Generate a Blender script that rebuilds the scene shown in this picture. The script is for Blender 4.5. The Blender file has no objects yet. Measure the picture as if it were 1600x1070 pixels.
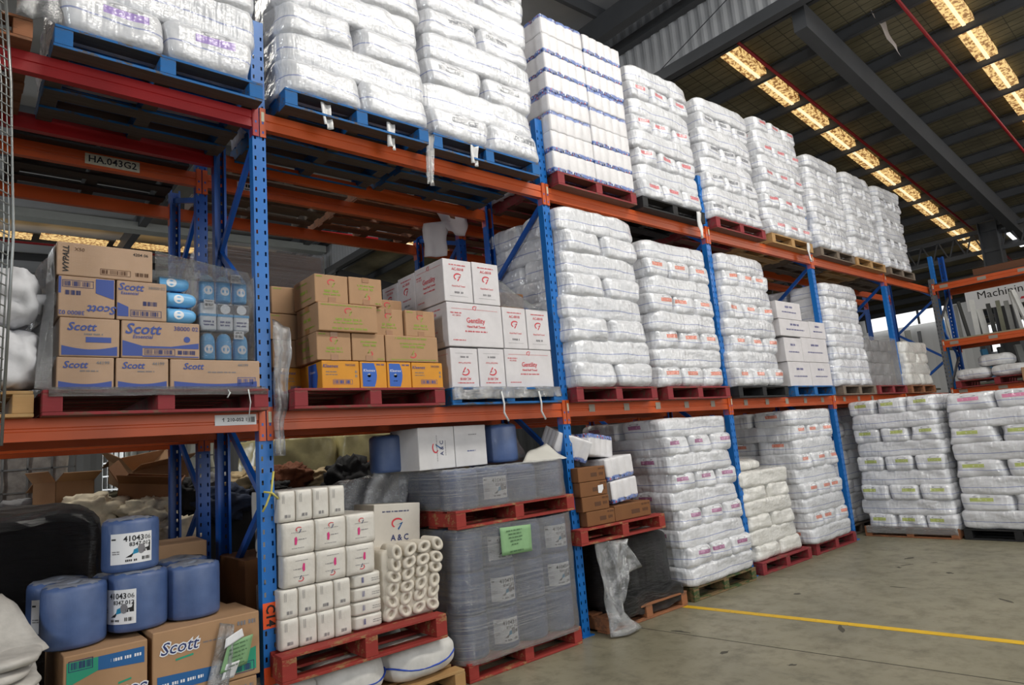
import bpy, bmesh, math, random
from mathutils import Vector, Matrix, noise
R = random.Random(7)
scene = bpy.context.scene
COL = scene.collection
PI = math.pi

# ------------------------------------------------------------------ camera
def cam_axes(yaw, pitch, roll):
    f = Vector((math.sin(yaw)*math.cos(pitch), math.cos(yaw)*math.cos(pitch), math.sin(pitch)))
    r = Vector((math.cos(yaw), -math.sin(yaw), 0)); u = r.cross(f)
    c, s = math.cos(roll), math.sin(roll)
    return c*r + s*u, -s*r + c*u, f
cr, cu, cf = cam_axes(.7122, .1576, -.0830)
cam = bpy.data.objects.new('camera', bpy.data.cameras.new('camera'))
cam.matrix_world = Matrix((( cr.x, cu.x, -cf.x, -1.551), (cr.y, cu.y, -cf.y, -4.267), (cr.z, cu.z, -cf.z, 1.642), (0, 0, 0, 1)))
cam.data.sensor_width = 36; cam.data.lens = 1033.7/1600*36
cam.data.clip_start = .05; cam.data.clip_end = 200
COL.objects.link(cam); scene.camera = cam

# ------------------------------------------------------------------ light
scene.view_settings.view_transform = 'Standard'; scene.view_settings.look = 'None'
scene.view_settings.gamma = 1; scene.view_settings.use_curve_mapping = False
scene.view_settings.exposure = -0.05
W = bpy.data.worlds.new('world'); scene.world = W; W.use_nodes = True
W.node_tree.nodes['Background'].inputs[0].default_value = (.80, .90, 1.0, 1)
W.node_tree.nodes['Background'].inputs[1].default_value = .35
def area(name, loc, target, sx, sy, power, col=(1, 1, 1)):
    l = bpy.data.lights.new(name, 'AREA'); l.shape = 'RECTANGLE'; l.size = sx; l.size_y = sy; l.energy = power; l.color = col
    o = bpy.data.objects.new(name, l); COL.objects.link(o); o.location = loc
    o.rotation_euler = (Vector(target)-Vector(loc)).to_track_quat('-Z', 'Y').to_euler()
    return o
area('roller_door_daylight', (5.5, -13.0, 4.6), (5.0, 0, 3.6), 10, 4.6, 520, (1.0, .985, .96))
area('side_door_daylight', (-11.5, -6.0, 4.2), (3.0, 0, 4.0), 1.5, 4.0, 480, (.93, .97, 1.0))
area('skylight_row_daylight', (6.5, -4.4, 8.4), (6.5, -2.4, 2), 13, 1.0, 880, (1, .965, .89))
area('back_overhead_fill', (2.5, 5.2, 8.7), (2.5, 5.6, 0), 10, 2.0, 560, (1, .96, .88))  # added fill lamp, hidden overhead, brightens the goods behind the racks
area('far_aisle_fill', (15.5, -7.5, 6.3), (13.0, -2.0, 1.5), 4, 3.0, 300, (1, .96, .9))  # added fill lamp out of view, lifts the cross rack end

area('roof_underside_fill', (-8.5, 23, 3.0), (-1, 9, 8.0), 10, 4, 900, (.95, .98, 1))  # added lamp out of view, throws light up onto the high roof
# ------------------------------------------------------------------ node helpers
class NT:
    def __init__(s, name):
        s.m = bpy.data.materials.new(name); s.m.use_nodes = True
        s.t = s.m.node_tree; s.b = s.t.nodes['Principled BSDF']; s.out = s.t.nodes['Material Output']
    def n(s, typ, **kw):
        x = s.t.nodes.new(typ)
        for k, v in kw.items():
            if k.startswith('i_'): x.inputs[k[2:].replace('_', ' ')].default_value = v
            else: setattr(x, k, v)
        return x
    def L(s, a, b): s.t.links.new(a, b)
    def math(s, op, a, b=None, c=None):
        x = s.n('ShaderNodeMath', operation=op)
        for i, v in enumerate((a, b, c)):
            if v is None: continue
            if isinstance(v, (int, float)): x.inputs[i].default_value = v
            else: s.L(v, x.inputs[i])
        return x.outputs[0]
    def coord(s, kind='Object', scale=None):
        tc = s.n('ShaderNodeTexCoord'); o = tc.outputs[kind]
        if scale:
            mp = s.n('ShaderNodeMapping'); mp.inputs['Scale'].default_value = scale; s.L(o, mp.inputs[0]); o = mp.outputs[0]
        return o
    def noise(s, vec, scale, detail=3, rough=.55):
        x = s.n('ShaderNodeTexNoise'); x.inputs['Scale'].default_value = scale; x.inputs['Detail'].default_value = detail
        x.inputs['Roughness'].default_value = rough; s.L(vec, x.inputs['Vector']); return x.outputs['Fac']
    def ramp(s, fac, stops):
        x = s.n('ShaderNodeValToRGB'); e = x.color_ramp.elements
        while len(e) < len(stops): e.new(.5)
        for el, (p, c) in zip(e, stops):
            el.position = p; el.color = (c, c, c, 1) if isinstance(c, (int, float)) else (*c, 1)
        s.L(fac, x.inputs[0]); return x.outputs[0]
    def mix(s, fac, a, b, mode='MIX'):
        x = s.n('ShaderNodeMix', data_type='RGBA', blend_type=mode)
        for i, v in ((0, fac), (6, a), (7, b)):
            if isinstance(v, (int, float)): x.inputs[i].default_value = v
            elif isinstance(v, tuple): x.inputs[i].default_value = (*v, 1)
            else: s.L(v, x.inputs[i])
        return x.outputs[2]
    def bump(s, h, strength=.3, dist=.01):
        x = s.n('ShaderNodeBump'); x.inputs['Strength'].default_value = strength; x.inputs['Distance'].default_value = dist
        s.L(h, x.inputs['Height']); s.L(x.outputs[0], s.b.inputs['Normal']); return x.outputs[0]
    def base(s, v):
        if isinstance(v, tuple): s.b.inputs['Base Color'].default_value = (*v, 1)
        else: s.L(v, s.b.inputs['Base Color'])
    def set(s, **kw):
        for k, v in kw.items():
            i = s.b.inputs[k.replace('_', ' ')]
            if isinstance(v, (int, float, tuple)): i.default_value = v
            else: s.L(v, i)
        return s
def lin(r, g, b):
    return tuple(((c/255)/12.92 if c/255 <= .04045 else ((c/255+.055)/1.055)**2.4) for c in (r, g, b))
MAT = {}
def plain(name, col, rough=.6, metal=0, spec=.5, var=.0, vscale=6, bump=0):
    if name in MAT: return MAT[name]
    t = NT(name); t.set(Roughness=rough, Metallic=metal, Specular_IOR_Level=spec)
    if var:
        f = t.noise(t.coord(), vscale, 5, .65)
        d = tuple(c*(1-var) for c in col); u = tuple(min(1, c*(1+var*.6)) for c in col)
        t.base(t.ramp(f, [(.3, d), (.7, u)]))
        if bump: t.bump(f, bump, .004)
    else: t.base(col)
    MAT[name] = t.m; return t.m
def worn_paint(name, col, under, amount=.42, rough=.45, sc=9):
    t = NT(name); v = t.coord('Object', (.6, 1.2, 1.4)); f = t.noise(v, sc, 8, .72); g = t.noise(t.coord(), 2.2, 3)
    c = t.mix(t.ramp(g, [(.3, 0), (.8, .55)]), col, tuple(x*.62 for x in col))
    k = t.ramp(f, [(amount-.1, 1), (amount, 0)])
    t.base(t.mix(k, c, under)); t.set(Roughness=rough); t.bump(f, .12, .003)
    MAT[name] = t.m; return t.m
BLUE = worn_paint('rack_blue_paint', lin(14, 108, 190), lin(70, 80, 95), .30, .38)
BLUE_D = worn_paint('rack_deep_blue_paint', lin(14, 82, 168), lin(60, 66, 80), .30, .35)
ORANGE = worn_paint('rack_orange_paint', lin(202, 84, 26), lin(146, 78, 42), .34, .42, 5)
RED_B = worn_paint('rack_red_paint', lin(165, 26, 30), lin(95, 30, 28), .32, .42, 4)
GREYPOST = plain('grey_post_paint', lin(96, 98, 102), .5, var=.2)
GALV = plain('galvanised_steel', lin(150, 152, 150), .35, .7, var=.15)
def pallet_paint(name, col, wood=lin(92, 84, 76), amt=.40):
    t = NT(name); v = t.coord('Object', (.35, 6, 6)); f = t.noise(v, 7, 8, .7); s = t.noise(t.coord(), 4, 4)
    wd = t.mix(t.ramp(f, [(.3, 0), (.7, 1)]), tuple(c*.55 for c in wood), wood)
    k = t.ramp(t.noise(t.coord('Object', (.7, 2, 2)), 9, 8, .75), [(amt-.06, 0), (amt, 1)])
    geo = t.n('ShaderNodeNewGeometry'); sx = t.n('ShaderNodeSeparateXYZ'); t.L(geo.outputs['True Normal'], sx.inputs[0])
    side = t.math('GREATER_THAN', sx.outputs[2], -.5)     # undersides of the boards were never painted
    k2 = t.math('MULTIPLY', k, side)
    pc = t.mix(t.ramp(s, [(.35, 0), (.75, .5)]), col, tuple(c*.5 for c in col))
    t.base(t.mix(k2, wd, pc)); t.set(Roughness=.75); t.bump(f, .35, .004)
    MAT[name] = t.m; return t.m
P_BLUE = pallet_paint('pallet_blue', lin(14, 98, 164), amt=.47)
P_RED = pallet_paint('pallet_red', lin(138, 42, 48), lin(120, 84, 68), .47)
P_REDW = pallet_paint('pallet_red_lower', lin(150, 46, 38), lin(168, 128, 84), .46)
P_WOOD = pallet_paint('pallet_bare_wood', lin(178, 138, 88), lin(186, 150, 100), .5)
P_BLACK = pallet_paint('pallet_black', lin(26, 26, 28), lin(58, 54, 52), .3)
P_GREY = pallet_paint('pallet_weathered', lin(118, 104, 90), lin(112, 100, 88), .45)
P_GREEN = pallet_paint('pallet_green', lin(56, 78, 40), lin(128, 104, 70), .56)
P_BROWN = pallet_paint('pallet_brown', lin(150, 96, 62), lin(128, 86, 60), .5)

def bagmat(name, label=None, dark=False, stripe=lin(66, 92, 168), base=lin(216, 217, 221), gloss=.6, wrap=1.0):
    """white woven bag; blue printed line round the middle, coloured label on its front end; glossy stretch film"""
    t = NT(name); o = t.coord(); s = t.n('ShaderNodeSeparateXYZ'); t.L(o, s.inputs[0]); x, y, z = s.outputs
    wob = t.math('MULTIPLY', t.math('SUBTRACT', t.noise(o, 2.6, 2), .5), .045)
    st = t.math('LESS_THAN', t.math('ABSOLUTE', t.math('ADD', t.math('SUBTRACT', z, .088), wob)), .0042)
    rnd = t.n('ShaderNodeObjectInfo').outputs['Random']
    n1 = t.noise(o, 9, 4); c = t.mix(t.ramp(n1, [(.35, 0), (.65, 1)]), tuple(k*.93 for k in base), base)
    c = t.mix(t.math('MULTIPLY', rnd, .09), c, lin(176, 178, 184))
    c = t.mix(t.math('MULTIPLY', st, .62 if stripe else 0.), c, stripe or base)
    if label:
        xs = t.math('ADD', x, t.math('MULTIPLY', t.math('SUBTRACT', rnd, .5), .14))
        fr = t.math('LESS_THAN', y, -.44)
        lx = t.math('LESS_THAN', t.math('ABSOLUTE', xs), .082)
        ln = t.noise(o, 60, 2)
        lz = t.math('LESS_THAN', t.math('ABSOLUTE', t.math('SUBTRACT', z, .138)), .020)
        k = t.math('MULTIPLY', fr, t.math('MULTIPLY', lx, lz))
        wave = t.math('LESS_THAN', t.math('ABSOLUTE', t.math('SUBTRACT', z, .138)), .008)
        txt = t.math('MULTIPLY', wave, t.math('GREATER_THAN', t.noise(t.coord('Object', (1, .1, .25)), 60, 1), .6))
        lc = t.mix(t.math('MULTIPLY', txt, .30), label, lin(240, 238, 240))
        c = t.mix(t.math('MULTIPLY', k, .82), c, lc)
        ex = t.math('POWER', t.math('DIVIDE', xs, .06), 2.); ez = t.math('POWER', t.math('DIVIDE', t.math('SUBTRACT', z, .172), .014), 2.)
        el = t.math('ADD', ex, ez); ring = t.math('MULTIPLY', fr, t.math('LESS_THAN', t.math('ABSOLUTE', t.math('SUBTRACT', el, .8)), .3))
        c = t.mix(t.math('MULTIPLY', ring, .45), c, lin(60, 62, 70))
    t.base(c); t.set(Roughness=.42, Coat_Weight=min(1, gloss*1.6), Coat_Roughness=.07, Coat_IOR=1.8)
    w1 = t.noise(t.coord('Object', (1, 1, 2.2)), 5, 2, .5); w2 = t.noise(t.coord('Object', (5, 5, 1.0)), 4, 2, .5)
    h = t.math('ADD', t.math('MULTIPLY', w1, 1.), t.math('MULTIPLY', w2, .8))
    nb = t.bump(h, .55*wrap, .035)
    cb = t.n('ShaderNodeBump'); cb.inputs['Strength'].default_value = .9; cb.inputs['Distance'].default_value = .03
    fz = t.math('ABSOLUTE', t.math('SUBTRACT', t.noise(t.coord('Object', (1, 1, 3.2)), 5, 4, .6), .5))
    t.L(fz, cb.inputs['Height']); t.L(nb, cb.inputs['Normal'])
    t.L(cb.outputs[0], t.b.inputs['Coat Normal'])
    MAT[name] = t.m; return t.m
BAG = {k: bagmat('bag_film_'+k, c) for k, c in dict(plain=None, purple=lin(150, 112, 200), orange=lin(214, 98, 48), magenta=lin(150, 42, 118),
       green=lin(170, 184, 30), pink=lin(226, 110, 160), red=lin(206, 72, 84), dark=lin(92, 96, 106)).items()}
BAG['white'] = bagmat('bag_white_plain', None, stripe=None, base=lin(222, 220, 214))
BAG['shade'] = bagmat('bag_grey_film', None, base=lin(170, 172, 178))
BAG['loose'] = bagmat('bag_loose_white', None, stripe=lin(30, 70, 170), base=lin(226, 226, 226), gloss=.1)

def film(name, col=(.93, .94, .95), opac=.10, streak=(1, 1, 9), sscale=6, gl=.25, white=.35):
    """clear stretch film: mostly see-through, with milky stretch streaks and sharp reflections"""
    t = NT(name); o = t.coord('Object', streak); f = t.noise(o, sscale, 6, .7)
    tr = t.n('ShaderNodeBsdfTransparent'); tr.inputs[0].default_value = (*col, 1)
    gs = t.n('ShaderNodeBsdfGlossy'); gs.inputs['Roughness'].default_value = .14
    df = t.n('ShaderNodeBsdfDiffuse'); df.inputs[0].default_value = (.8, .8, .81, 1)
    bp = t.n('ShaderNodeBump'); bp.inputs['Strength'].default_value = .8; bp.inputs['Distance'].default_value = .03
    t.L(f, bp.inputs['Height']); t.L(bp.outputs[0], gs.inputs['Normal'])
    m1 = t.n('ShaderNodeMixShader'); t.L(t.ramp(f, [(.48, opac), (.66, opac+white)]), m1.inputs[0]); t.L(tr.outputs[0], m1.inputs[1]); t.L(df.outputs[0], m1.inputs[2])
    fr = t.n('ShaderNodeFresnel'); fr.inputs[0].default_value = 1.5; t.L(bp.outputs[0], fr.inputs['Normal'])
    m2 = t.n('ShaderNodeMixShader'); t.L(t.math('MINIMUM', t.math('MULTIPLY', fr.outputs[0], 1+gl*4), .8), m2.inputs[0]); t.L(m1.outputs[0], m2.inputs[1]); t.L(gs.outputs[0], m2.inputs[2])
    t.L(m2.outputs[0], t.out.inputs[0]); MAT[name] = t.m; return t.m
FILM = film('stretch_film', opac=.0, white=.08, streak=(.7, .7, 9)); FILM_H = film('stretch_film_heavy', opac=.12, white=.26, streak=(.10, .10, 30), sscale=5)
FILM_C = film('crumpled_film', opac=.08, streak=(1, 1, 1), sscale=9, white=.32)
FILM_G = film('grey_shrink_film', opac=.20, streak=(1, 1, 1), sscale=7, white=.3)

def card(name, col, gloss=.0):
    t = NT(name); f = t.noise(t.coord('Object', (1, 1, 1)), 5, 6, .6); g = t.noise(t.coord('Object', (60, 60, 2)), 4, 2)
    t.base(t.mix(t.ramp(f, [(.3, 0), (.75, 1)]), tuple(c*.84 for c in col), col)); t.set(Roughness=.72, Coat_Weight=gloss, Coat_Roughness=.15)
    t.bump(g, .06, .003)
    if gloss:
        cb = t.n('ShaderNodeBump'); cb.inputs['Strength'].default_value = .6; cb.inputs['Distance'].default_value = .02
        t.L(t.noise(t.coord('Object', (1.5, 1.5, 9)), 5, 6, .7), cb.inputs['Height']); t.L(cb.outputs[0], t.b.inputs['Coat Normal'])
    MAT[name] = t.m; return t.m
CARD = card('cardboard', lin(176, 138, 102)); CARD_F = card('cardboard_under_film', lin(176, 144, 116), .6)
CARD_D = card('dark_cardboard', lin(122, 78, 40)); CARD_W = card('white_carton', lin(214, 212, 212)); CARD_WF = card('white_carton_under_film', lin(216, 212, 214), .5)
CARD_Y = card('yellow_carton', lin(216, 146, 34), .15); CARD_AC = card('off_white_carton', lin(212, 206, 196))
TAPE = plain('brown_tape', lin(150, 106, 66), .35)
INK = dict(blue=plain('ink_blue', lin(58, 78, 146), .6), navy=plain('ink_navy', lin(36, 50, 104), .6), green=plain('ink_green', lin(138, 160, 50), .6), teal=plain('ink_teal', lin(40, 150, 118), .6),
           red=plain('ink_red', lin(206, 60, 72), .6), black=plain('ink_black', lin(24, 24, 26), .6), grey=plain('ink_grey', lin(120, 118, 122), .6), white=plain('ink_white', lin(228, 228, 232), .6),
           lblue=plain('ink_light_blue', lin(116, 180, 228), .5), brown=plain('ink_brown', lin(84, 52, 30), .7), sblue=plain('ink_steel_blue', lin(30, 92, 150), .6),
           pink=plain('ink_pink', lin(206, 50, 120), .6), dgreen=plain('ink_dark_green', lin(60, 92, 62), .7), cyan=plain('ink_cyan', lin(20, 130, 170), .6), lav=plain('ink_lavender', lin(70, 72, 130), .6))
PAPER = plain('white_paper', lin(226, 226, 228), .6); GPAPER = plain('green_paper', lin(132, 172, 124), .6, var=.08, vscale=20)
LABELP = plain('worn_label_paper', lin(206, 202, 178), .6, var=.2, vscale=25); OLABEL = plain('orange_label', lin(238, 88, 30), .5)
BLACKF = None
def black_film():
    t = NT('black_stretch_film'); f = t.noise(t.coord('Object', (1.2, 1.2, 7)), 5, 7, .7)
    t.base(lin(18, 18, 20)); t.set(Roughness=.22, Specular_IOR_Level=.8); t.bump(f, 1.0, .06); return t.m
BLACKF = black_film()
# ------------------------------------------------------------------ object helpers
def link(name, me, parent=None, loc=(0, 0, 0), rot=(0, 0, 0), scale=(1, 1, 1)):
    o = bpy.data.objects.new(name, me); COL.objects.link(o)
    if parent is not None: o.parent = parent
    o.location = loc; o.rotation_euler = rot; o.scale = scale
    return o
def tag(o, label, cat, group=None):
    o['label'] = label; o['category'] = cat
    if group: o['group'] = group
    return o
def empty(name, loc, rotz=0, label=None, cat=None, group=None):
    o = link(name, None, None, loc, (0, 0, rotz)); o.empty_display_size = .1
    if label: tag(o, label, cat, group)
    return o
def struct(o): o['kind'] = 'structure'; return o
def mesh(name, verts, faces, mat, smooth=False):
    me = bpy.data.meshes.new(name); me.from_pydata([tuple(v) for v in verts], [], faces)
    if mat: me.materials.append(mat)
    if smooth: me.polygons.foreach_set('use_smooth', [True]*len(me.polygons))
    me.update(); return me
CACHE = {}
def cached(key, fn):
    if key not in CACHE: CACHE[key] = fn()
    return CACHE[key]
def from_bm(name, bm, mat, smooth=False):
    me = bpy.data.meshes.new(name); bm.to_mesh(me); bm.free()
    if mat: me.materials.append(mat)
    if smooth: me.polygons.foreach_set('use_smooth', [True]*len(me.polygons))
    return me
BOXF = [(0, 3, 2, 1), (4, 5, 6, 7), (0, 1, 5, 4), (1, 2, 6, 5), (2, 3, 7, 6), (3, 0, 4, 7)]
def boxv(x0, x1, y0, y1, z0, z1):
    return [(x0, y0, z0), (x1, y0, z0), (x1, y1, z0), (x0, y1, z0), (x0, y0, z1), (x1, y0, z1), (x1, y1, z1), (x0, y1, z1)]
def box_me(x0, x1, y0, y1, z0, z1, mat, bevel=0):
    def mk():
        me = mesh('box', boxv(x0, x1, y0, y1, z0, z1), BOXF, mat)
        if bevel:
            bm = bmesh.new(); bm.from_mesh(me); bmesh.ops.bevel(bm, geom=bm.edges[:], offset=bevel, segments=2, affect='EDGES', profile=.5); bm.to_mesh(me); bm.free()
        return me
    return cached(('box', round(x0, 4), round(x1, 4), round(y0, 4), round(y1, 4), round(z0, 4), round(z1, 4), mat.name, bevel), mk)
def boxes_me(lst, mat):
    v, f = [], []
    for b in lst:
        n = len(v); v += boxv(*b); f += [tuple(i+n for i in q) for q in BOXF]
    return mesh('boxes', v, f, mat)
def bar(name, a, b, w, d, mat, parent=None):
    """square bar from a to b"""
    a, b = Vector(a), Vector(b); L = (b-a).length
    me = cached(('bar', round(L, 3), w, d, mat.name), lambda: mesh('bar', boxv(-w/2, w/2, -d/2, d/2, 0, L), BOXF, mat))
    o = link(name, me, parent, a); o.rotation_mode = 'QUATERNION'; o.rotation_quaternion = (b-a).to_track_quat('Z', 'Y'); return o
def tube_me(pts, r, mat, seg=8, closed=False):
    v, f = [], []; pts = [Vector(p) for p in pts]; n = len(pts); rr = r if isinstance(r, (list, tuple)) else [r]*n
    up = Vector((0, 0, 1))
    for i, p in enumerate(pts):
        d = (pts[min(i+1, n-1)]-pts[max(i-1, 0)]).normalized(); s = d.cross(up)
        if s.length < .05: s = d.cross(Vector((0, 1, 0)))
        s.normalize(); t = s.cross(d)
        for k in range(seg):
            a = 2*PI*k/seg; v.append(p+rr[i]*(s*math.cos(a)+t*math.sin(a)))
    for i in range(n-1):
        for k in range(seg):
            a, b = i*seg+k, i*seg+(k+1) % seg; f.append((a, b, b+seg, a+seg))
    f += [tuple(range(seg))[::-1], tuple((n-1)*seg+k for k in range(seg))]
    return mesh('tube', v, f, mat, True)
def cube_sphere(n):
    def mk():
        bm = bmesh.new(); bmesh.ops.create_cube(bm, size=2); bmesh.ops.subdivide_edges(bm, edges=bm.edges[:], cuts=n-1, use_grid_fill=True)
        bm.verts.ensure_lookup_table(); vs = [v.co.copy() for v in bm.verts]; fs = [[v.index for v in f.verts] for f in bm.faces]; bm.free(); return vs, fs
    return cached(('cs', n), mk)
def pillow_me(w, l, h, seed, mat, e=4.5, n=14, wr=.012, flat=1.14, pinch=.0, ez=3):
    """soft bag standing on z=0"""
    vs, fs = cube_sphere(n); out = []
    for p in vs:
        q = Vector([math.copysign(abs(c)**.85, c) for c in p])
        s = (abs(q.x)**e+abs(q.y)**e+abs(q.z)**ez)**(1/e); q = q/s
        z = max(-1, min(1, q.z*flat))
        v = Vector((q.x*w/2, q.y*l/2, z*h/2))
        nn = noise.noise_vector(v*5+Vector((seed*7.3, seed*3.1, seed)))*wr + noise.noise_vector(v*14+Vector((seed, 9, seed*2.)))*wr*.35
        if pinch: v.x *= 1-pinch*abs(q.y)**4
        v += Vector((nn.x, nn.y, nn.z*.35)); v.z += h/2; out.append(v)
    return mesh('pillow', out, fs, mat, True)
def blob_me(dims, seed, mat, n=12, amp=.25, freq=2.2, e=2.6, amp2=.08):
    vs, fs = cube_sphere(n); out = []
    for p in vs:
        q = p/((abs(p.x)**e+abs(p.y)**e+abs(p.z)**e)**(1/e))
        k = 1+amp*noise.noise(q*freq+Vector((seed*3.7, seed, 1)))+amp2*noise.noise(q*freq*3.5+Vector((1, seed*2.3, 5)))
        out.append(Vector((q.x*dims[0]/2*k, q.y*dims[1]/2*k, q.z*dims[2]/2*k)))
    zm = min(v.z for v in out)
    for v in out: v.z -= zm
    return mesh('blob', out, fs, mat, True)
# ---- flat print on faces of a carton (body: x in +-w/2, y in +-d/2, z 0..h)
FROT = {'F': Matrix.Rotation(PI/2, 4, 'X'), 'L': Matrix.Rotation(-PI/2, 4, 'Z') @ Matrix.Rotation(PI/2, 4, 'X'), 'T': Matrix.Identity(4),
        'R': Matrix.Rotation(PI/2, 4, 'Z') @ Matrix.Rotation(PI/2, 4, 'X')}
def fmat(face, w, d, h, u, v, off=.0015, ang=0):
    c = {'F': Vector((u, -d/2-off, v)), 'L': Vector((-w/2-off, -u, v)), 'R': Vector((w/2+off, u, v)), 'T': Vector((u, v, h+off))}[face]
    return Matrix.Translation(c) @ FROT[face] @ Matrix.Rotation(ang, 4, 'Z')
def text_me(s, mat, shear=0, bold=0):
    def mk():
        cu_ = bpy.data.curves.new('t', 'FONT'); cu_.body = s; cu_.align_x = 'CENTER'; cu_.align_y = 'CENTER'; cu_.shear = shear; cu_.offset = bold; cu_.resolution_u = 2; cu_.size = 1
        o = bpy.data.objects.new('t', cu_); me = bpy.data.meshes.new_from_object(o); bpy.data.objects.remove(o); me.materials.clear(); me.materials.append(mat); return me
    return cached(('txt', s, mat.name, shear, bold), mk)
def put(name, me, parent, M): o = link(name, me, parent); o.matrix_basis = M; return o
def text(parent, dims, face, s, u, v, size, ink, ang=0, shear=0, bold=0, off=.0022, sx=1):
    return put('lettering', text_me(s, INK[ink] if isinstance(ink, str) else ink, shear, bold), parent, fmat(face, *dims, u, v, off, ang) @ Matrix.Diagonal((size*sx, size, 1, 1)))
def poly_me(polys, mat):
    v, f = [], []
    for p in polys:
        f.append(tuple(range(len(v), len(v)+len(p)))); v += [(a, b, 0) for a, b in p]
    return mesh('print', v, f, mat)
def rect(x0, x1, y0, y1): return [(x0, y0), (x1, y0), (x1, y1), (x0, y1)]
def prints(parent, dims, face, polys, ink, u=0, v=0, ang=0, off=.0015, name='printed_panel', key=None):
    m = INK[ink] if isinstance(ink, str) else ink
    me = cached(('pr', key, m.name), lambda: poly_me(polys, m)) if key else poly_me(polys, m)
    return put(name, me, parent, fmat(face, *dims, u, v, off, ang))
def words(x0, x1, y, h, rnd=None):
    rnd = rnd or R; o = []; x = x0
    while x < x1:
        w = min(rnd.uniform(1.2, 4)*h, x1-x)
        xx = x
        while xx < x+w: o.append(rect(xx, min(xx+h*.5, x+w), y-h/2*rnd.uniform(.7, 1), y+h/2)); xx += h*.72
        x += w+h*.7
    return o
def barcode(x0, x1, y0, y1, frame=True, n=22):
    o = []; t = (x1-x0)/n
    for i in range(1, n-1):
        if i % 7 == 6: continue
        o.append(rect(x0+i*t, x0+(i+R.choice((.35, .55, .8)))*t, y0+(y1-y0)*.18, y1-(y1-y0)*.18))
    if frame:
        b = (y1-y0)*.06; o += [rect(x0, x1, y0, y0+b), rect(x0, x1, y1-b, y1), rect(x0, x0+b, y0, y1), rect(x1-b, x1, y0, y1)]
    return o
def wave(x0, x1, y0, y1, dip, n=12):
    top = [(x1+(x0-x1)*i/n, y1-dip*math.sin(PI*i/n)) for i in range(n+1)]
    return [(x0, y0), (x1, y0)]+top
def swoosh(s):
    a = [(math.cos(t)*.5, math.sin(t)*.36+.05) for t in [math.radians(40+i*15) for i in range(14)]]
    b = [(math.cos(t)*.40+.03, math.sin(t)*.26+.03) for t in [math.radians(38+i*15) for i in range(14)]]
    return [[(x*s, y*s) for x, y in a+b[::-1]]]
def seven(s): return [[(x*s, y*s) for x, y in q] for q in ([(-.28, -.06), (.42, .2), (.30, .02), (-.02, .02)], [(.30, .14), (.42, .2), (-.02, -.5), (-.12, -.36)])]
def carton(name, x, y, z, w, d, h, mat, label=None, cat='box', group=None, rotz=0, tape=None, bevel=.006):
    """carton with folded edges; base centre at x,y,z"""
    o = link(name, box_me(-w/2, w/2, -d/2, d/2, 0, h, mat, bevel), None, (x, y, z), (0, 0, rotz))
    if label: tag(o, label, cat, group)
    o_d = (w, d, h)
    if tape:
        for fc, u0, v0, u1, v1 in tape: prints(o, o_d, fc, [rect(u0, u1, v0, v1)], TAPE, name='tape', off=.001)
    return o, o_d
# ---- pallet: three bearers, seven deck boards, five bottom boards
PW = 1.165
def pallet(x, y, z, mat, label, rotz=0, w=PW, d=PW, h=.135, group='wooden pallets', prot=0):
    """x,y centre, z underside"""
    p = empty('pallet', (x, y, z), rotz, label, 'pallet', group); bt = .018
    for i in (-1, 0, 1):
        link('bearer', box_me(-.045, .045, -d/2, d/2, 0, h-2*bt, mat, .004), p, (i*(w/2-.045), 0, bt))
    for i in range(7):
        bw = .115; yy = -d/2+bw/2+i*(d-bw)/6
        link('deck_board', box_me(-w/2, w/2, -bw/2, bw/2, 0, bt, mat, .003), p, (R.uniform(-.004, .004), yy, h-bt), (0, 0, R.uniform(-.004, .004)))
    for i, bw in enumerate((.12, .12, .12, .12, .12)):
        yy = -d/2+bw/2+i*(d-bw)/4
        link('bottom_board', box_me(-w/2, w/2, -bw/2, bw/2, 0, bt, mat, .003), p, (R.uniform(-.004, .004), yy, 0))
    return p
ORD = ['bottom', 'second', 'third', 'fourth', 'fifth', 'sixth', 'seventh', 'eighth', 'ninth', 'tenth', 'eleventh']
POS = {1: ['whole row'], 2: ['left', 'right'], 3: ['left', 'middle', 'right'], 'B': ['front', 'rear'], 4: ['far left', 'inner left', 'inner right', 'far right']}
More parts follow.
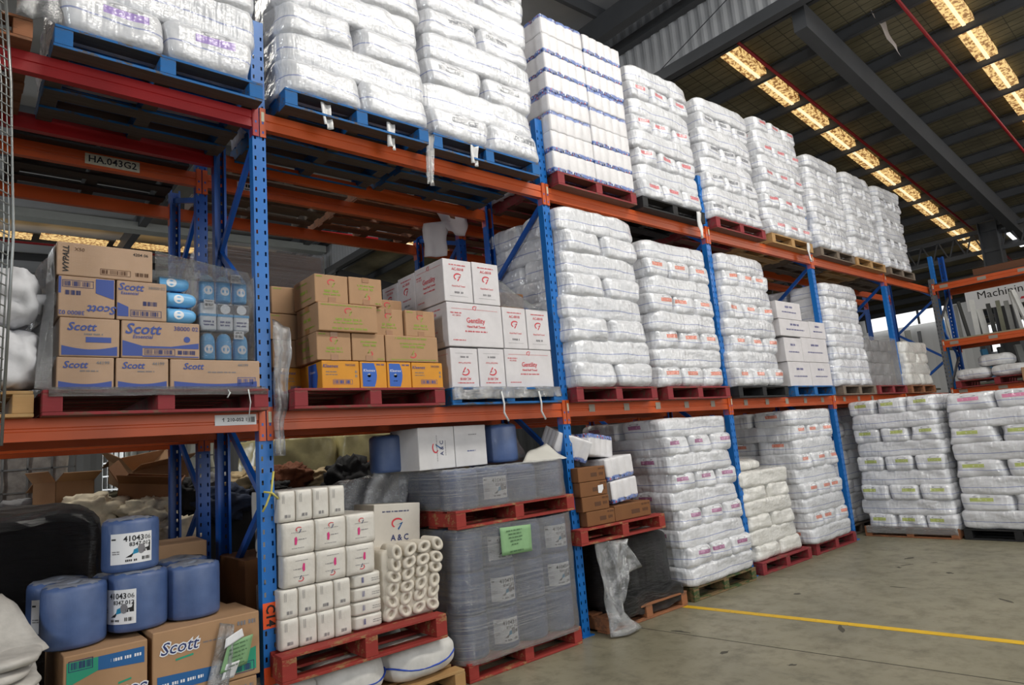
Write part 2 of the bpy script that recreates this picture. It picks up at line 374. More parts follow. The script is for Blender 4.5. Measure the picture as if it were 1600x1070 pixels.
def stack(cx, cy, z, w, d, n, lh, pat, kind, desc, rotz=0, sag=.0, seed=0, lean=(0, 0), kinds=None, name='bag', skip=()):
    """wrapped stack of bags; pat e.g. '3B' alternates three bags end-on with two lying across"""
    rnd = random.Random(seed+31); ca, sa = math.cos(rotz), math.sin(rotz); g = 'bags in '+desc
    for i in range(n):
        pc = pat[i % len(pat)]; k = kinds[i % len(kinds)] if kinds else kind
        off = (lean[0]*i+rnd.uniform(-.02, .02), lean[1]*i+rnd.uniform(-.015, .015)); sw = 1+rnd.uniform(-.015, .02)+.045*(1-i/n)**2
        if pc == 'B': cells = [(0, (j-.5)*d/2, PI/2*-1, d/2, w) for j in (0, 1)]
        elif pc == 'b': cells = [((a-.5)*w/2, (j-.5)*d/2, -PI/2, d/2, w/2) for j in (0, 1) for a in (0, 1)]
        else:
            m = int(pc); cells = [((j-(m-1)/2)*w/m, 0, 0, w/m, d) for j in range(m)]
        for j, (lx, ly, a, cw, cl) in enumerate(cells):
            if (i, j) in skip: continue
            v = rnd.randrange(4)
            me = cached(('bag', v, pc == 'B', k), lambda: pillow_me(.575 if pc == 'B' else .39, 1.13, .21, v+(5 if pc == 'B' else 1), BAG[k], e=8, ez=6, wr=.026, flat=1.10, n=16))
            bx, by = lx+off[0], ly+off[1]
            pos = (POS['B'] if pc == 'B' else POS[len(cells)])[j] if pc != 'b' else ['front left', 'front right', 'rear left', 'rear right'][j]
            o = link(name, me, None, (cx+ca*bx-sa*by, cy+sa*bx+ca*by, z+i*lh), (0, 0, rotz+a+rnd.uniform(-.02, .02)),
                     (cw*sw/(.575 if pc == 'B' else .39)*1.005, cl*sw/1.13*1.005, lh/.21*1.10))
            tag(o, f'{ORD[i]} layer {pos} bag of {desc}', 'bag', g)
def scallop_me(w, d, h, nx, ny, mat, dep=.010):
    """shrink-wrapped pack of rolls: ribbed sides"""
    pts = []
    def side(a, b, n, nrm):
        for i in range(n):
            for k in range(5):
                t = (i+k/5)/n; q = a+(b-a)*t; ph = k/5
                pts.append(q+nrm*(-dep*(1-math.sin(PI*ph)**.6)))
    A, B, C, D = Vector((-w/2, -d/2, 0)), Vector((w/2, -d/2, 0)), Vector((w/2, d/2, 0)), Vector((-w/2, d/2, 0))
    side(A, B, nx, Vector((0, -1, 0))); side(B, C, ny, Vector((1, 0, 0))); side(C, D, nx, Vector((0, 1, 0))); side(D, A, ny, Vector((-1, 0, 0)))
    n = len(pts); v, f = [], []
    lev = [(0, .93), (.05, .985), (.12, 1), (.88, 1), (.95, .985), (1, .93)]
    for t, s in lev:
        for p in pts: v.append((p.x*(1-(1-s)*.25), p.y*(1-(1-s)*.35), h*t))
    for i in range(len(lev)-1):
        for k in range(n): f.append((i*n+k, i*n+(k+1) % n, (i+1)*n+(k+1) % n, (i+1)*n+k))
    f += [tuple(range(n))[::-1], tuple((len(lev)-1)*n+k for k in range(n))]
    return mesh('pack', v, f, mat, True)
def rolls_mat(name, band=True):
    t = NT(name); o = t.coord(); s = t.n('ShaderNodeSeparateXYZ'); t.L(o, s.inputs[0]); z = s.outputs[2]
    c = t.mix(t.ramp(t.noise(o, 8, 4), [(.3, 0), (.7, 1)]), lin(206, 204, 206), lin(226, 224, 226))
    vo = t.n('ShaderNodeTexVoronoi'); vo.inputs['Scale'].default_value = 42; t.L(o, vo.inputs['Vector'])
    dots = t.ramp(vo.outputs['Distance'], [(.38, 1), (.5, 0)])
    vc = t.n('ShaderNodeSeparateColor'); t.L(vo.outputs['Color'], vc.inputs[0])
    dc = t.ramp(vc.outputs[0], [(.0, lin(200, 90, 96)), (.22, lin(40, 46, 84)), (.45, lin(232, 232, 236)), (.7, lin(60, 100, 180)), (.9, lin(28, 28, 40))])
    edge = t.math('ADD', z, t.math('MULTIPLY', t.math('SUBTRACT', t.noise(o, 16, 2), .5), .03))
    bd = t.ramp(edge, [(.033, 1), (.043, 0)])
    bc = t.mix(dots, lin(104, 126, 184), dc)
    c = t.mix(bd, c, bc); t.base(c); t.set(Roughness=.4, Coat_Weight=.5, Coat_Roughness=.15)
    cb = t.n('ShaderNodeBump'); cb.inputs['Strength'].default_value = .6; cb.inputs['Distance'].default_value = .015
    t.L(t.noise(t.coord('Object', (2, 2, 10)), 9, 6, .7), cb.inputs['Height']); t.L(cb.outputs[0], t.b.inputs['Coat Normal']); t.bump(t.noise(o, 40, 3), .15, .004)
    MAT[name] = t.m; return t.m
ROLLPACK = rolls_mat('dotted_band_roll_pack')
def sheet(name, corners, nx, ny, mat, amp, seed, label, cat='plastic film', thick=.0015, freq=4, group=None, parent=None, fold=0):
    """rumpled sheet between four corners (bl, br, tr, tl)"""
    a, b, c, d = [Vector(q) for q in corners]; v, f = [], []
    nrm = (b-a).cross(d-a).normalized()
    for j in range(ny+1):
        for i in range(nx+1):
            s, t = i/nx, j/ny; p = (a*(1-s)+b*s)*(1-t)+(d*(1-s)+c*s)*t
            k = noise.noise(p*freq+Vector((seed*5.1, seed, 0)))*amp+noise.noise(p*freq*2.8+Vector((seed, 3, seed)))*amp*.4
            if fold: k += math.sin(s*fold*2*PI+2*noise.noise(p*2))*amp*.6*(.4+.6*(1-t))
            p = p+nrm*k+Vector((noise.noise(p*freq+Vector((9, seed, 2))), 0, noise.noise(p*freq+Vector((seed, 4, 7)))))*amp*.4
            v.append(p)
    for j in range(ny):
        for i in range(nx): q = j*(nx+1)+i; f.append((q, q+1, q+nx+2, q+nx+1))
    o0 = sum(v, Vector())/len(v); me = mesh('sheet', [q-o0 for q in v], f, mat, True)
    o = link(name, me, parent, o0)
    md = o.modifiers.new('thickness', 'SOLIDIFY'); md.thickness = thick
    if label: tag(o, label, cat, group)
    return o
def hull(name, x0, x1, y0, y1, z0, z1, mat, label, r=.12, amp=.006, seed=1, nz=14, taper=0, front_dip=0, cat='plastic film'):
    """film wound round a load: open tube with rounded corners, slack between layers"""
    pts = []
    for cx, cy, a0 in ((x1-r, y0+r, -90), (x1-r, y1-r, 0), (x0+r, y1-r, 90), (x0+r, y0+r, 180)):
        for k in range(6): a = math.radians(a0+k*18); pts.append((cx+r*math.cos(a), cy+r*math.sin(a)))
    dense = []
    for i, p in enumerate(pts):
        q = pts[(i+1) % len(pts)]; L = math.dist(p, q); m = max(1, int(L/.07))
        dense += [(p[0]+(q[0]-p[0])*k/m, p[1]+(q[1]-p[1])*k/m) for k in range(m)]
    n = len(dense); v, f = [], []; mx, my = (x0+x1)/2, (y0+y1)/2
    for j in range(nz+1):
        t = j/nz; z = z0+(z1-z0)*t
        for (x, y) in dense:
            k = 1+taper*t
            d = noise.noise(Vector((x*3, y*3, z*9+seed)))*amp
            dx, dy = x-mx, y-my; l = math.hypot(dx, dy)
            v.append((dx*k+dx/l*d, dy*k+dy/l*d, z-z0+(noise.noise(Vector((x*2, y*2, seed)))*.02 if j == nz else 0)))
    for j in range(nz):
        for k in range(n): f.append((j*n+k, j*n+(k+1) % n, (j+1)*n+(k+1) % n, (j+1)*n+k))
    return tag(link(name, mesh('hull', v, f, mat, True), None, (mx, my, z0)), label, cat, 'stretch film round loads')
# ================================================================== THE PLACE
def concrete():
    t = NT('warehouse_concrete'); o = t.coord()
    a = t.noise(o, .8, 5, .6); b = t.noise(o, 5, 8, .7); c = t.noise(t.coord('Object', (3, .6, 1)), 2.2, 6, .7)
    col = t.mix(t.ramp(a, [(.3, 0), (.7, 1)]), lin(112, 108, 90), lin(138, 132, 112))
    col = t.mix(t.ramp(b, [(.25, .85), (.52, 0)]), col, lin(84, 80, 66))
    col = t.mix(t.ramp(c, [(.30, .6), (.42, 0)]), col, lin(78, 76, 66))
    spots = t.noise(t.coord('Object', (1, 1.6, 1)), 7, 3, .5)
    col = t.mix(t.ramp(spots, [(.20, .8), (.27, 0)]), col, lin(46, 44, 40))
    t.base(col); t.set(Roughness=t.ramp(b, [(.3, .5), (.7, .36)]), Specular_IOR_Level=.42); t.bump(b, .12, .004); return t.m
floor = struct(link('floor', mesh('floor', boxv(-16, 33, -16, 30, -.2, 0), BOXF, concrete())))
def strip(name, a, b, w, z, mat, par):
    a, b = Vector(a), Vector(b); d = (b-a).normalized(); s = Vector((-d.y, d.x, 0))*w/2
    return link(name, mesh(name, [a-s, a+s, b+s, b-s, a-s+Vector((0, 0, z)), a+s+Vector((0, 0, z)), b+s+Vector((0, 0, z)), b-s+Vector((0, 0, z))], BOXF, mat), par)
def yellow():
    t = NT('worn_yellow_line_paint'); f = t.noise(t.coord('Object', (1, 1, 1)), 14, 8, .75); g = t.noise(t.coord(), 2.5, 3)
    t.base(t.mix(t.ramp(f, [(.34, 1), (.42, 0)]), t.mix(t.ramp(g, [(.3, 0), (.8, 1)]), lin(214, 172, 20), lin(190, 150, 24)), lin(120, 108, 66))); t.set(Roughness=.55); return t.m
strip('line_marking', (3.93, 0, 0), (5.9, -15.8, 0), .085, .0025, yellow(), floor)
strip('floor_joint', (3.11, .1, 0), (4.83, -15.8, 0), .010, .001, plain('joint_filler', lin(58, 55, 48), .8), floor)
SCUFF = plain('rubber_scuff', lin(66, 63, 54), .7)
for q in range(16):
    x, y = R.uniform(2.9, 7.5), R.uniform(-3.3, -.4); w, l = R.uniform(.008, .03), R.uniform(.03, .12); a = R.uniform(0, PI)
    ring = [(w*(1+R.uniform(-.5, .5))*math.cos(t), l*(1+R.uniform(-.5, .3))*math.sin(t)) for t in [k*PI/6 for k in range(12)]]
    n = len(ring); link('tyre_scuff', mesh('scuff', [(u, v, 0) for u, v in ring]+[(u, v, .0008) for u, v in ring], [tuple(range(n, 2*n))]+[(k, (k+1) % n, n+(k+1) % n, n+k) for k in range(n)], SCUFF), floor, (x, y, 0), (0, 0, a))
SL = .1405
def rz(x): return 8.5-SL*(x-6.5)
INSUL = None
def insul():
    t = NT('aged_roof_insulation'); o = t.coord(); f = t.noise(t.coord('Object', (1.2, .5, 1)), 1.6, 6, .65)
    t.base(t.mix(t.ramp(f, [(.3, 0), (.7, 1)]), lin(92, 88, 70), lin(142, 134, 108))); t.set(Roughness=.75); t.bump(t.noise(o, 2.5, 3), .5, .06); return t.m
INSUL = insul(); STEEL = plain('dark_roof_steel', lin(70, 72, 76), .5, .0, var=.12, vscale=2)
def corr():
    t = NT('white_roof_sheet'); f = t.noise(t.coord(), 1.5, 4); t.base(t.mix(f, lin(150, 152, 156), lin(178, 180, 184))); t.set(Roughness=.4); return t.m
CORR = corr()
X0, X1, Y0, Y1 = 8.06, 31.0, -14.0, 24.0
ceil = struct(link('ceiling', mesh('roof', [(X0, Y0, rz(X0)), (X1, Y0, rz(X1)), (X1, Y1, rz(X1)), (X0, Y1, rz(X0)), (X0, Y0, rz(X0)+.1), (X1, Y0, rz(X1)+.1), (X1, Y1, rz(X1)+.1), (X0, Y1, rz(X0)+.1)], BOXF, INSUL)))
purlin_x = [8.35+1.2*i for i in range(19)]
for px in purlin_x:
    z = rz(px)
    link('purlin', boxes_me([(-.006, .006, Y0, Y1, -.20, -.02), (-.006, .075, Y0, Y1, -.21, -.198), (-.075, .006, Y0, Y1, -.032, -.02)], STEEL), ceil, (px, 0, z))
def rafter(y, x0, x1, fz, dep=.42, nm='rafter', w=.2, par=ceil, top=-.27):
    m = mesh('rafter', [(x0, -w/2, fz(x0)+top-dep), (x1, -w/2, fz(x1)+top-dep), (x1, w/2, fz(x1)+top-dep), (x0, w/2, fz(x0)+top-dep), (x0, -w/2, fz(x0)+top), (x1, -w/2, fz(x1)+top), (x1, w/2, fz(x1)+top), (x0, w/2, fz(x0)+top)], BOXF, STEEL)
    return link(nm, m, par, (0, y, 0))
for y in (-.36, -8.4, 7.6, 15.6): rafter(y, X0+.1, X1, rz)
for y in (-4.3, 3.7, 11.6):   # bridging struts
    for i in range(0, 18, 2): bar('bridging', (purlin_x[i], y, rz(purlin_x[i])-.2), (purlin_x[i+1], y, rz(purlin_x[i+1])-.2), .04, .04, STEEL, ceil)
def emis(name, col, s, brk=True):
    t = NT(name); o = t.coord(); f = t.noise(o, 17, 4, .7); g = t.noise(o, 4, 2)
    c = t.mix(t.ramp(f, [(.46, 0), (.53, 1)]), lin(120, 66, 14), col) if brk else None
    t.base(lin(200, 180, 140)); t.set(Emission_Strength=s, Roughness=.6)
    if brk: t.L(c, t.b.inputs['Emission Color'])
    else: t.b.inputs['Emission Color'].default_value = (*col, 1)
    MAT[name] = t.m; return t.m
SKY = emis('fibreglass_skylight', lin(255, 214, 140), .95); SKYB = emis('fibreglass_skylight_rib', lin(255, 236, 196), 1.1, False)
DAY = emis('daylight_opening', lin(250, 252, 255), 1.25, False)
for sy in (1.05, -1.84, 3.9, 6.7, 9.5, 12.3):
    for i in range(len(purlin_x)-1):
        if sy > 3 and i > 8: continue
        xa, xb = purlin_x[i]+.09, purlin_x[i+1]-.03; za, zb = rz(xa)-.13, rz(xb)-.13
        m = mesh('sky', [(xa, -.15, za), (xb, -.15, zb), (xb, .15, zb), (xa, .15, za), (xa, -.15, za+.13), (xb, -.15, zb+.13), (xb, .15, zb+.13), (xa, .15, za+.13)], BOXF, SKY)
        k = link('skylight_panel', m, ceil, (0, sy, 0))
        m = mesh('rib', [(xa, -.03, za-.02), (xb, -.03, zb-.02), (xb, .02, zb-.02), (xa, .02, za-.02), (xa, -.03, za), (xb, -.03, zb), (xb, .02, zb), (xa, .02, za)], BOXF, SKYB)
        link('skylight_rib', m, k)
# safety mesh under the insulation
wl = []
for i in range(33): y = -3.4+i*.28; wl.append(((X0, y), (20, y)))
v, f = [], []
def wire(a, b, r=.0035):
    a, b = Vector(a), Vector(b); d = (b-a).normalized(); s = d.cross(Vector((0, 0, 1))).normalized()*r; t = Vector((0, 0, r)); n = len(v)
    v.extend([a-s-t, a+s-t, a+s+t, a-s+t, b-s-t, b+s-t, b+s+t, b-s+t])
    f.extend([(n, n+1, n+5, n+4), (n+1, n+2, n+6, n+5), (n+2, n+3, n+7, n+6), (n+3, n, n+4, n+7)])
for (a, b) in wl: wire((*a, rz(a[0])-.045), (*b, rz(b[0])-.045))
for i in range(80): x = X0+.1+i*.15; wire((x, -3.4, rz(x)-.045), (x, 5.6, rz(x)-.045), .0028)
mo = link('safety_mesh', mesh('wires', v, f, plain('mesh_wire', lin(60, 58, 46), .6)), ceil); mo['kind'] = 'stuff'
# high roof over the near part
def lz(x): return 9.45-.03*(8-x)
ceil2 = struct(link('ceiling_high', mesh('roof2', [(-16, Y0, lz(-16)), (7.9, Y0, lz(7.9)), (7.9, Y1, lz(7.9)), (-16, Y1, lz(-16)), (-16, Y0, lz(-16)+.1), (7.9, Y0, lz(7.9)+.1), (7.9, Y1, lz(7.9)+.1), (-16, Y1, lz(-16)+.1)], BOXF, CORR)))
for i in range(17):
    y = -12+i*2.1; w = .2
    link('purlin', mesh('p', boxv(-16, 7.8, -.04, .04, -.24, 0), BOXF, STEEL), ceil2, (0, y, 9.2), (0, -.03, 0))
for x in (-8.0, -2.6, 2.4, 7.2): bar('rafter', (x, Y0, lz(x)-.45), (x, Y1, lz(x)-.45), .2, .42, STEEL, ceil2)
LG = plain('light_grey_steel', lin(150, 154, 152), .5, var=.1, vscale=2)
bar('crossbeam', (-14, 16, 8.42), (7.9, 16, 8.72), .42, .22, LG, ceil2)
for i in range(11):
    for y in (18.6, -5.4):
        link('skylight_panel', mesh('s', boxv(0, 1.7, -.28, .28, -.03, 0), BOXF, SKY), ceil2, (-13+i*1.9, y, lz(-13+i*1.9)-.30))
# corrugated fascia between high and low roof
cv, cfc = [], []
n = 760
for i in range(n+1):
    y = Y0+(Y1-Y0)*i/n; x = 8.0 + (0, .035, .035, 0)[i % 4]
    cv += [(x, y, 7.95), (x, y, 9.5), (x+.01, y, 7.95), (x+.01, y, 9.5)]
for i in range(n): q = i*4; cfc += [(q, q+1, q+5, q+4), (q+2, q+6, q+7, q+3)]
fas = struct(link('wall_fascia', mesh('fascia', cv, cfc, CORR)))
bar('edge_beam', (7.92, Y0, 7.93), (7.92, Y1, 7.93), .16, .2, STEEL, fas)
bar('girt', (7.92, Y0, 8.95), (7.92, Y1, 8.95), .16, .16, STEEL, fas)
bar('tie_wire', (7.85, 2.2, 7.95), (7.85, -1.5, 9.3), .012, .012, STEEL, fas)
# outer walls
WALLM = plain('grey_wall_sheet', lin(120, 122, 124), .6, var=.1, vscale=1)
def ribbed_wall(nm, a, b, h):
    a, b = Vector((*a, 0)), Vector((*b, 0)); L = (b-a).length; n = int(L/.2); d = (b-a)/n; nr = Vector((-d.y, d.x, 0)).normalized(); v, f = [], []
    for i in range(n+1):
        p = a+d*i+nr*(.04 if i % 4 in (1, 2) else 0); v += [p, p+Vector((0, 0, h)), p-nr*.02, p-nr*.02+Vector((0, 0, h))]
    for i in range(n): q = i*4; f += [(q, q+4, q+5, q+1), (q+2, q+3, q+7, q+6)]
    return struct(link(nm, mesh(nm, v, f, WALLM)))
ribbed_wall('wall_back', (-16, 24), (31, 24), 9.4); ribbed_wall('wall_right', (31, 24), (31, -14), 5.2); ribbed_wall('wall_left', (-16, -14), (-16, 24), 9.2)
# high translucent wall sheets at the far end
for i, (x, y0, y1, z0, z1) in enumerate(((30.9, .6, 3.4, 3.9, 5.0), (30.9, -3.0, -.6, 3.9, 5.0))):
    w = struct(link('window_%d' % (i+1), mesh('win', boxv(x-.05, x, y0, y1, z0, z1), BOXF, DAY)))
    for k in range(3): link('window_frame', box_me(x-.1, x-.05, y0+(y1-y0)*k/2-.03, y0+(y1-y0)*k/2+.03, z0, z1, STEEL), w)
for i, (x0, x1, z0, z1) in enumerate(((1.6, 4.4, 8.3, 9.0), (9.0, 13.0, 5.6, 7.2), (22.0, 29.0, 4.2, 5.4))):
    w = struct(link('window_%d' % (i+3), mesh('win', boxv(x0, x1, 23.85, 23.9, z0, z1), BOXF, DAY)))
    for k in range(4): link('window_frame', box_me(x0+(x1-x0)*k/3-.03, x0+(x1-x0)*k/3+.03, 23.8, 23.85, z0, z1, STEEL), w)
pw = ribbed_wall('wall_partition', (22, 9.5), (22, 1.6), 4.9); pw.data.materials[0] = plain('white_partition', lin(206, 208, 210), .6)
w = struct(link('window_6', mesh('win', boxv(21.8, 21.85, 2.2, 4.6, 4.45, 4.88), BOXF, DAY)))
for k in range(4): link('window_frame', box_me(21.75, 21.8, 2.2+k*.78, 2.26+k*.78, 4.45, 4.88, STEEL), w)
link('skylight_panel', mesh('s', [(20.3, -.75, rz(20.3)-.05), (22.3, -.75, rz(22.3)-.05), (22.3, .2, rz(22.3)-.05), (20.3, .2, rz(20.3)-.05), (20.3, -.75, rz(20.3)), (22.3, -.75, rz(22.3)), (22.3, .2, rz(22.3)), (20.3, .2, rz(20.3))], BOXF, DAY), ceil)
# columns and truss
def column(x, y, h, label, w=.3, mat=STEEL):
    c = empty('steel_column', (x, y, 0), 0, label, 'column', 'steel columns')
    link('flange', box_me(-w/2, w/2, -w/2, -w/2+.02, 0, h, mat), c); link('flange', box_me(-w/2, w/2, w/2-.02, w/2, 0, h, mat), c)
    link('web', box_me(-.012, .012, -w/2, w/2, 0, h, mat), c); link('base_plate', box_me(-w/2-.08, w/2+.08, -w/2-.08, w/2+.08, 0, .02, mat), c); return c
column(19.0, .15, rz(19)-.3, 'dark steel column rising to the roof truss beyond the cross rack', .42)
column(7.7, 16, 8.4, 'pale steel column carrying the corrugated fascia behind the racks', .3, LG)
tr = empty('roof_truss', (19.0, .15, rz(19)-.5), 0, 'open lattice steel truss under the roof at the far column', 'truss')
for z in (0, -.55): link('chord', box_me(-.05, .05, -9, 7, z-.05, z+.05, STEEL), tr)
for i in range(40):
    y = -9+i*.4; bar('web_member', (0, y, -.55), (0, y+.2, 0), .03, .03, STEEL, tr); bar('web_member', (0, y+.2, 0), (0, y+.4, -.55), .03, .03, STEEL, tr)
br = bar('knee_brace', (19.3, .15, 4.9), (22.3, -2.2, 5.6), .2, .2, STEEL); tag(br, 'diagonal steel brace at the head of the far column', 'brace')
# red sprinkler pipes
RP = plain('red_pipe_paint', lin(150, 26, 34), .45)
def pipe(pts, r, label): return tag(link('sprinkler_pipe', tube_me(pts, r, RP)), label, 'pipe', 'sprinkler pipes')
pipe([(8.2, .68, rz(8.2)-.30), (29, .45, rz(29)-.30)], .028, 'red sprinkler pipe beside the nearer skylight strip')
pipe([(8.2, -1.42, rz(8.2)-.30), (29, -1.5, rz(29)-.30)], .028, 'red sprinkler pipe beside the skylight strip at upper right')
pipe([(-12, 9, 6.20), (6, 9, 6.75)], .035, 'thin red sprinkler pipe seen through the racks at left')
pipe([(-12, 17.5, 8.05), (6, 17.5, 8.45)], .035, 'dark red pipe below the far crossbeam at left')
pipe([(14.5, 6, 4.9), (24, 6, 4.7)], .04, 'red pipe seen under the top shelf beside the cross rack')
# hanging white banner scrap near the ridge
sheet('hanging_sheet', ((9.75, -1.05, 7.55), (9.95, -1.1, 7.35), (9.7, -1.0, 8.1), (9.45, -.95, 8.1)), 6, 8, plain('pale_plastic', lin(176, 168, 164), .5), .03, 3, 'pale plastic flap hanging from the roof', 'plastic sheet')

# ================================================================== RACKING
BAY = 2.7; H1, H2 = 2.0, 4.07
def post_me(h, mat, flip=1):
    """roll-formed post with two columns of slots punched through its face"""
    def mk():
        xs = [-.045, -.033, -.021, .021, .033, .045]; zs = [0, .04]; z = .04
        while z+.075 < h: zs += [z+.028, z+.075]; z += .075
        zs.append(h); v, f = [], []
        for z in zs:
            for x in xs: v.append((x, 0, z))
        nx = len(xs)
        for j in range(len(zs)-1):
            for i in range(nx-1):
                if i in (1, 3) and j % 2 == 1 and j < len(zs)-2: continue
                q = j*nx+i; f.append((q, q+1, q+nx+1, q+nx))
        for x, s in ((-.045, 1), (.045, -1)):
            n = len(v); v += [(x, 0, 0), (x, .068, 0), (x, .068, h), (x, 0, h), (x+s*.018, .068, 0), (x+s*.018, .068, h)]
            f += [(n, n+1, n+2, n+3), (n+1, n+4, n+5, n+2)]
        return mesh('post', v, f, mat)
    return cached(('post', h, mat.name), mk)
def frame(x, y0, y1, h, label, mat=BLUE, rotz=0, group='rack frames', mat2=None, brz=0):
    fr = empty('rack_frame', (x, y0, 0), rotz, label, 'rack frame', group); dep = y1-y0; mat2 = mat2 or BLUE_D
    link('post', post_me(h, mat), fr, (0, 0, 0)); link('post', post_me(h, mat2), fr, (0, dep, 0), (0, 0, PI))
    for yy in (.03, dep-.03): link('foot_plate', box_me(-.07, .07, -.06, .06, 0, .008, mat), fr, (0, yy, 0))
    z = .2; k = 0
    while z < h-.3:
        a, b = (.05, dep-.05) if k % 2 == 0 else (dep-.05, .05)
        bar('brace', (0, a, z), (0, b, min(z+.62, h-.1)), .03, .045, mat2, fr); z += .62; k += 1
    return fr
NTH = ['left end', 'C14', 'second', 'third', 'fourth', 'fifth', 'last']
for i in range(-1, 6):
    frame(BAY*i, 0, .92, 4.76, f'blue slotted rack frame of the front row, {["outside the left edge", "the C14 one", "second from C14", "third from C14", "fourth from C14", "fifth from C14", "sixth from C14"][i+1]}')
    frame(BAY*i, 1.35, 2.27, 4.30, f'blue slotted rack frame of the back row, {["behind the left edge", "behind C14", "second behind C14", "third behind C14", "fourth behind C14", "fifth behind C14", "sixth behind C14"][i+1]}', BLUE_D)
SECT = [(0, 0), (0, -.052), (.006, -.056), (.006, -.068), (0, -.072), (0, -.12), (.05, -.12), (.05, -.03), (.03, -.03), (.03, 0)]
def beam(x0, x1, y, ztop, mat, label, rotz=0, origin=None, back=False, group='rack beams', stickers=True):
    """step beam with hooked end connectors; face at y"""
    b = empty('rack_beam', origin or (x0, y, ztop), rotz, label, 'rack beam', group); L = x1-x0
    def mk():
        v = [(x, yy, zz) for x in (.045, L-.045) for yy, zz in SECT]; n = len(SECT)
        f = [(i, (i+1) % n, n+(i+1) % n, n+i) for i in range(n)]+[tuple(range(n))[::-1], tuple(range(n, 2*n))]
        return mesh('beam', v, f, mat)
    s = -1 if back else 1
    link('beam_tube', cached(('beam', round(L, 3), mat.name), mk), b, (0, 0, 0) if not back else (L, 0, 0), (0, 0, 0 if not back else PI))
    cm = cached(('conn', mat.name), lambda: boxes_me([(.004, .043, -.010, 0, -.185, .03), (.040, .045, -.010, .06, -.185, .03)], mat))
    pin = cached('pins', lambda: boxes_me([(.018, .030, -.0105, -.0095, z, z+.018) for z in (-.16, -.09)], BLUE_D))
    for q, sx in ((0, 1), (L, -1)):
        c = link('end_connector', cm, b, (q, 0, 0), (0, 0, 0), (sx, s, 1)); link('slot', pin, c)
    if stickers and not back: link('capacity_label', box_me(.014, .034, -.0125, -.0105, -.07, 0, LABELP), b)
    return b
BAYN = ['left of the C14 frame', 'right of the C14 frame', 'second bay right of C14', 'third bay right of C14', 'fourth bay right of C14', 'fifth bay right of C14']
beams = {}
for i in range(-1, 5):
    for lv, z in ((1, H1), (2, H2)):
        ln = 'middle' if lv == 1 else 'top'; m = RED_B if (i == -1 and lv == 2) else ORANGE; c = 'red' if m is RED_B else 'orange'
        beams[i, lv, 'f'] = beam(BAY*i, BAY*(i+1), -.002, z, m, f'{c} front beam of the {ln} shelf, {BAYN[i+1]}')
        beams[i, lv, 'r'] = beam(BAY*i, BAY*(i+1), .922, z+(.06 if lv == 2 else 0), m, f'{c} rear beam of the {ln} shelf, {BAYN[i+1]}', back=True)
        zz = z+(.07 if lv == 2 else 0)
        beams[i, lv, 'bf'] = beam(BAY*i, BAY*(i+1), 1.348, zz, ORANGE, f'orange front beam of the back row, {ln} shelf, {BAYN[i+1]}', stickers=False)
        if not (i == 0 and lv == 1): beams[i, lv, 'br'] = beam(BAY*i, BAY*(i+1), 2.272, zz, ORANGE, f'orange rear beam of the back row, {ln} shelf, {BAYN[i+1]}', back=True)
# markings on posts and beams
def sign(par, x, y, z, w, h, mat, s, ink, size, rot=0, sx=1, bold=.01, name='location_label'):
    p = link(name, box_me(-w/2, w/2, -.0012, 0, -h/2, h/2, mat), par, (x, y, z))
    if s:
        o = link('lettering', text_me(s, INK[ink], 0, bold), p); o.matrix_basis = Matrix.Translation((0, -.0022, 0)) @ FROT['F'] @ Matrix.Rotation(rot, 4, 'Z') @ Matrix.Diagonal((size*sx, size, 1, 1))
    return p
fr0 = [o for o in COL.objects if o.name.startswith('rack_frame') and 'the C14 one' in o.get('label', '')][0]
sign(fr0, 0, -.002, .755, .09, .15, OLABEL, 'C14', 'black', .075, -PI/2, bold=.03)
sign(fr0, 0, -.002, .395, .09, .13, OLABEL, None, 'black', .07)
sign(beams[-1, 1, "f"], 2.515, -.001, -.045, .25, .065, PAPER, '\u2191 210-052 18', "black", .030, bold=.02)
prints(beams[-1, 1, 'f'], (0, .006, 0), 'F', barcode(2.585, 2.632, -.072, -.018, False, 14), 'black')
sign(beams[-1, 2, 'bf'], 2.05, -.001, -.055, .37, .085, LABELP, 'HA.043G2', 'black', .076, bold=.015)
sign(beams[0, 2, 'bf'], .36, -.001, -.045, .14, .07, PAPER, None, 'black', .05)
prints(beams[0, 2, 'bf'], (0, .008, 0), 'F', words(.30, .42, -.04, .03)+words(.30, .42, -.07, .012), 'black')
for i in (1, 2, 3):
    for k in range(5 if i < 3 else 3):
        link('capacity_label', box_me(-.04, .04, -.0015, 0, -.035, .035, plain('grey_sticker', lin(150, 140, 128), .6)), beams[i, 1, 'f'], (.35+k*.5, -.001, -.05))
# ================================================================== LOADS, top shelf
YC = .4625; PT1, PT2 = H1+.135, H2+.135
def pal(xc, lv, mat, label, y=YC, z=None, rotz=0): return pallet(xc, y, (H1 if lv == 1 else H2)+.001 if z is None else z, mat, label, rotz)
pal(-1.86, 2, P_BROWN, 'weathered brown pallet at the left end of the top shelf')
carton('carton', -1.95, .5, PT2+.002, .95, .9, .6, CARD_D, 'brown carton on the weathered pallet at top left corner')
sheet('film_tail', ((-1.36, -.15, PT2-.02), (-1.15, -.14, PT2), (-1.1, -.10, 4.95), (-1.35, -.1, 4.95)), 8, 14, FILM_C, .04, 4, 'crumpled clear film between the first two loads at top left', fold=2)
pal(-.6, 2, P_BLUE, 'worn blue pallet over the red beam, left of the C14 frame', y=.44)
stack(-.60, .44, PT2, 1.10, 1.13, 5, .255, '2B', 'purple', 'the purple-labelled load left of the C14 frame, top shelf', seed=1)
pal(.70, 2, P_BLUE, 'blue pallet just right of the C14 frame, top shelf', y=.40)
stack(.70, .42, PT2, 1.17, 1.15, 9, .235, '2B', 'plain', 'the tall load just right of the C14 frame, top shelf', seed=2)
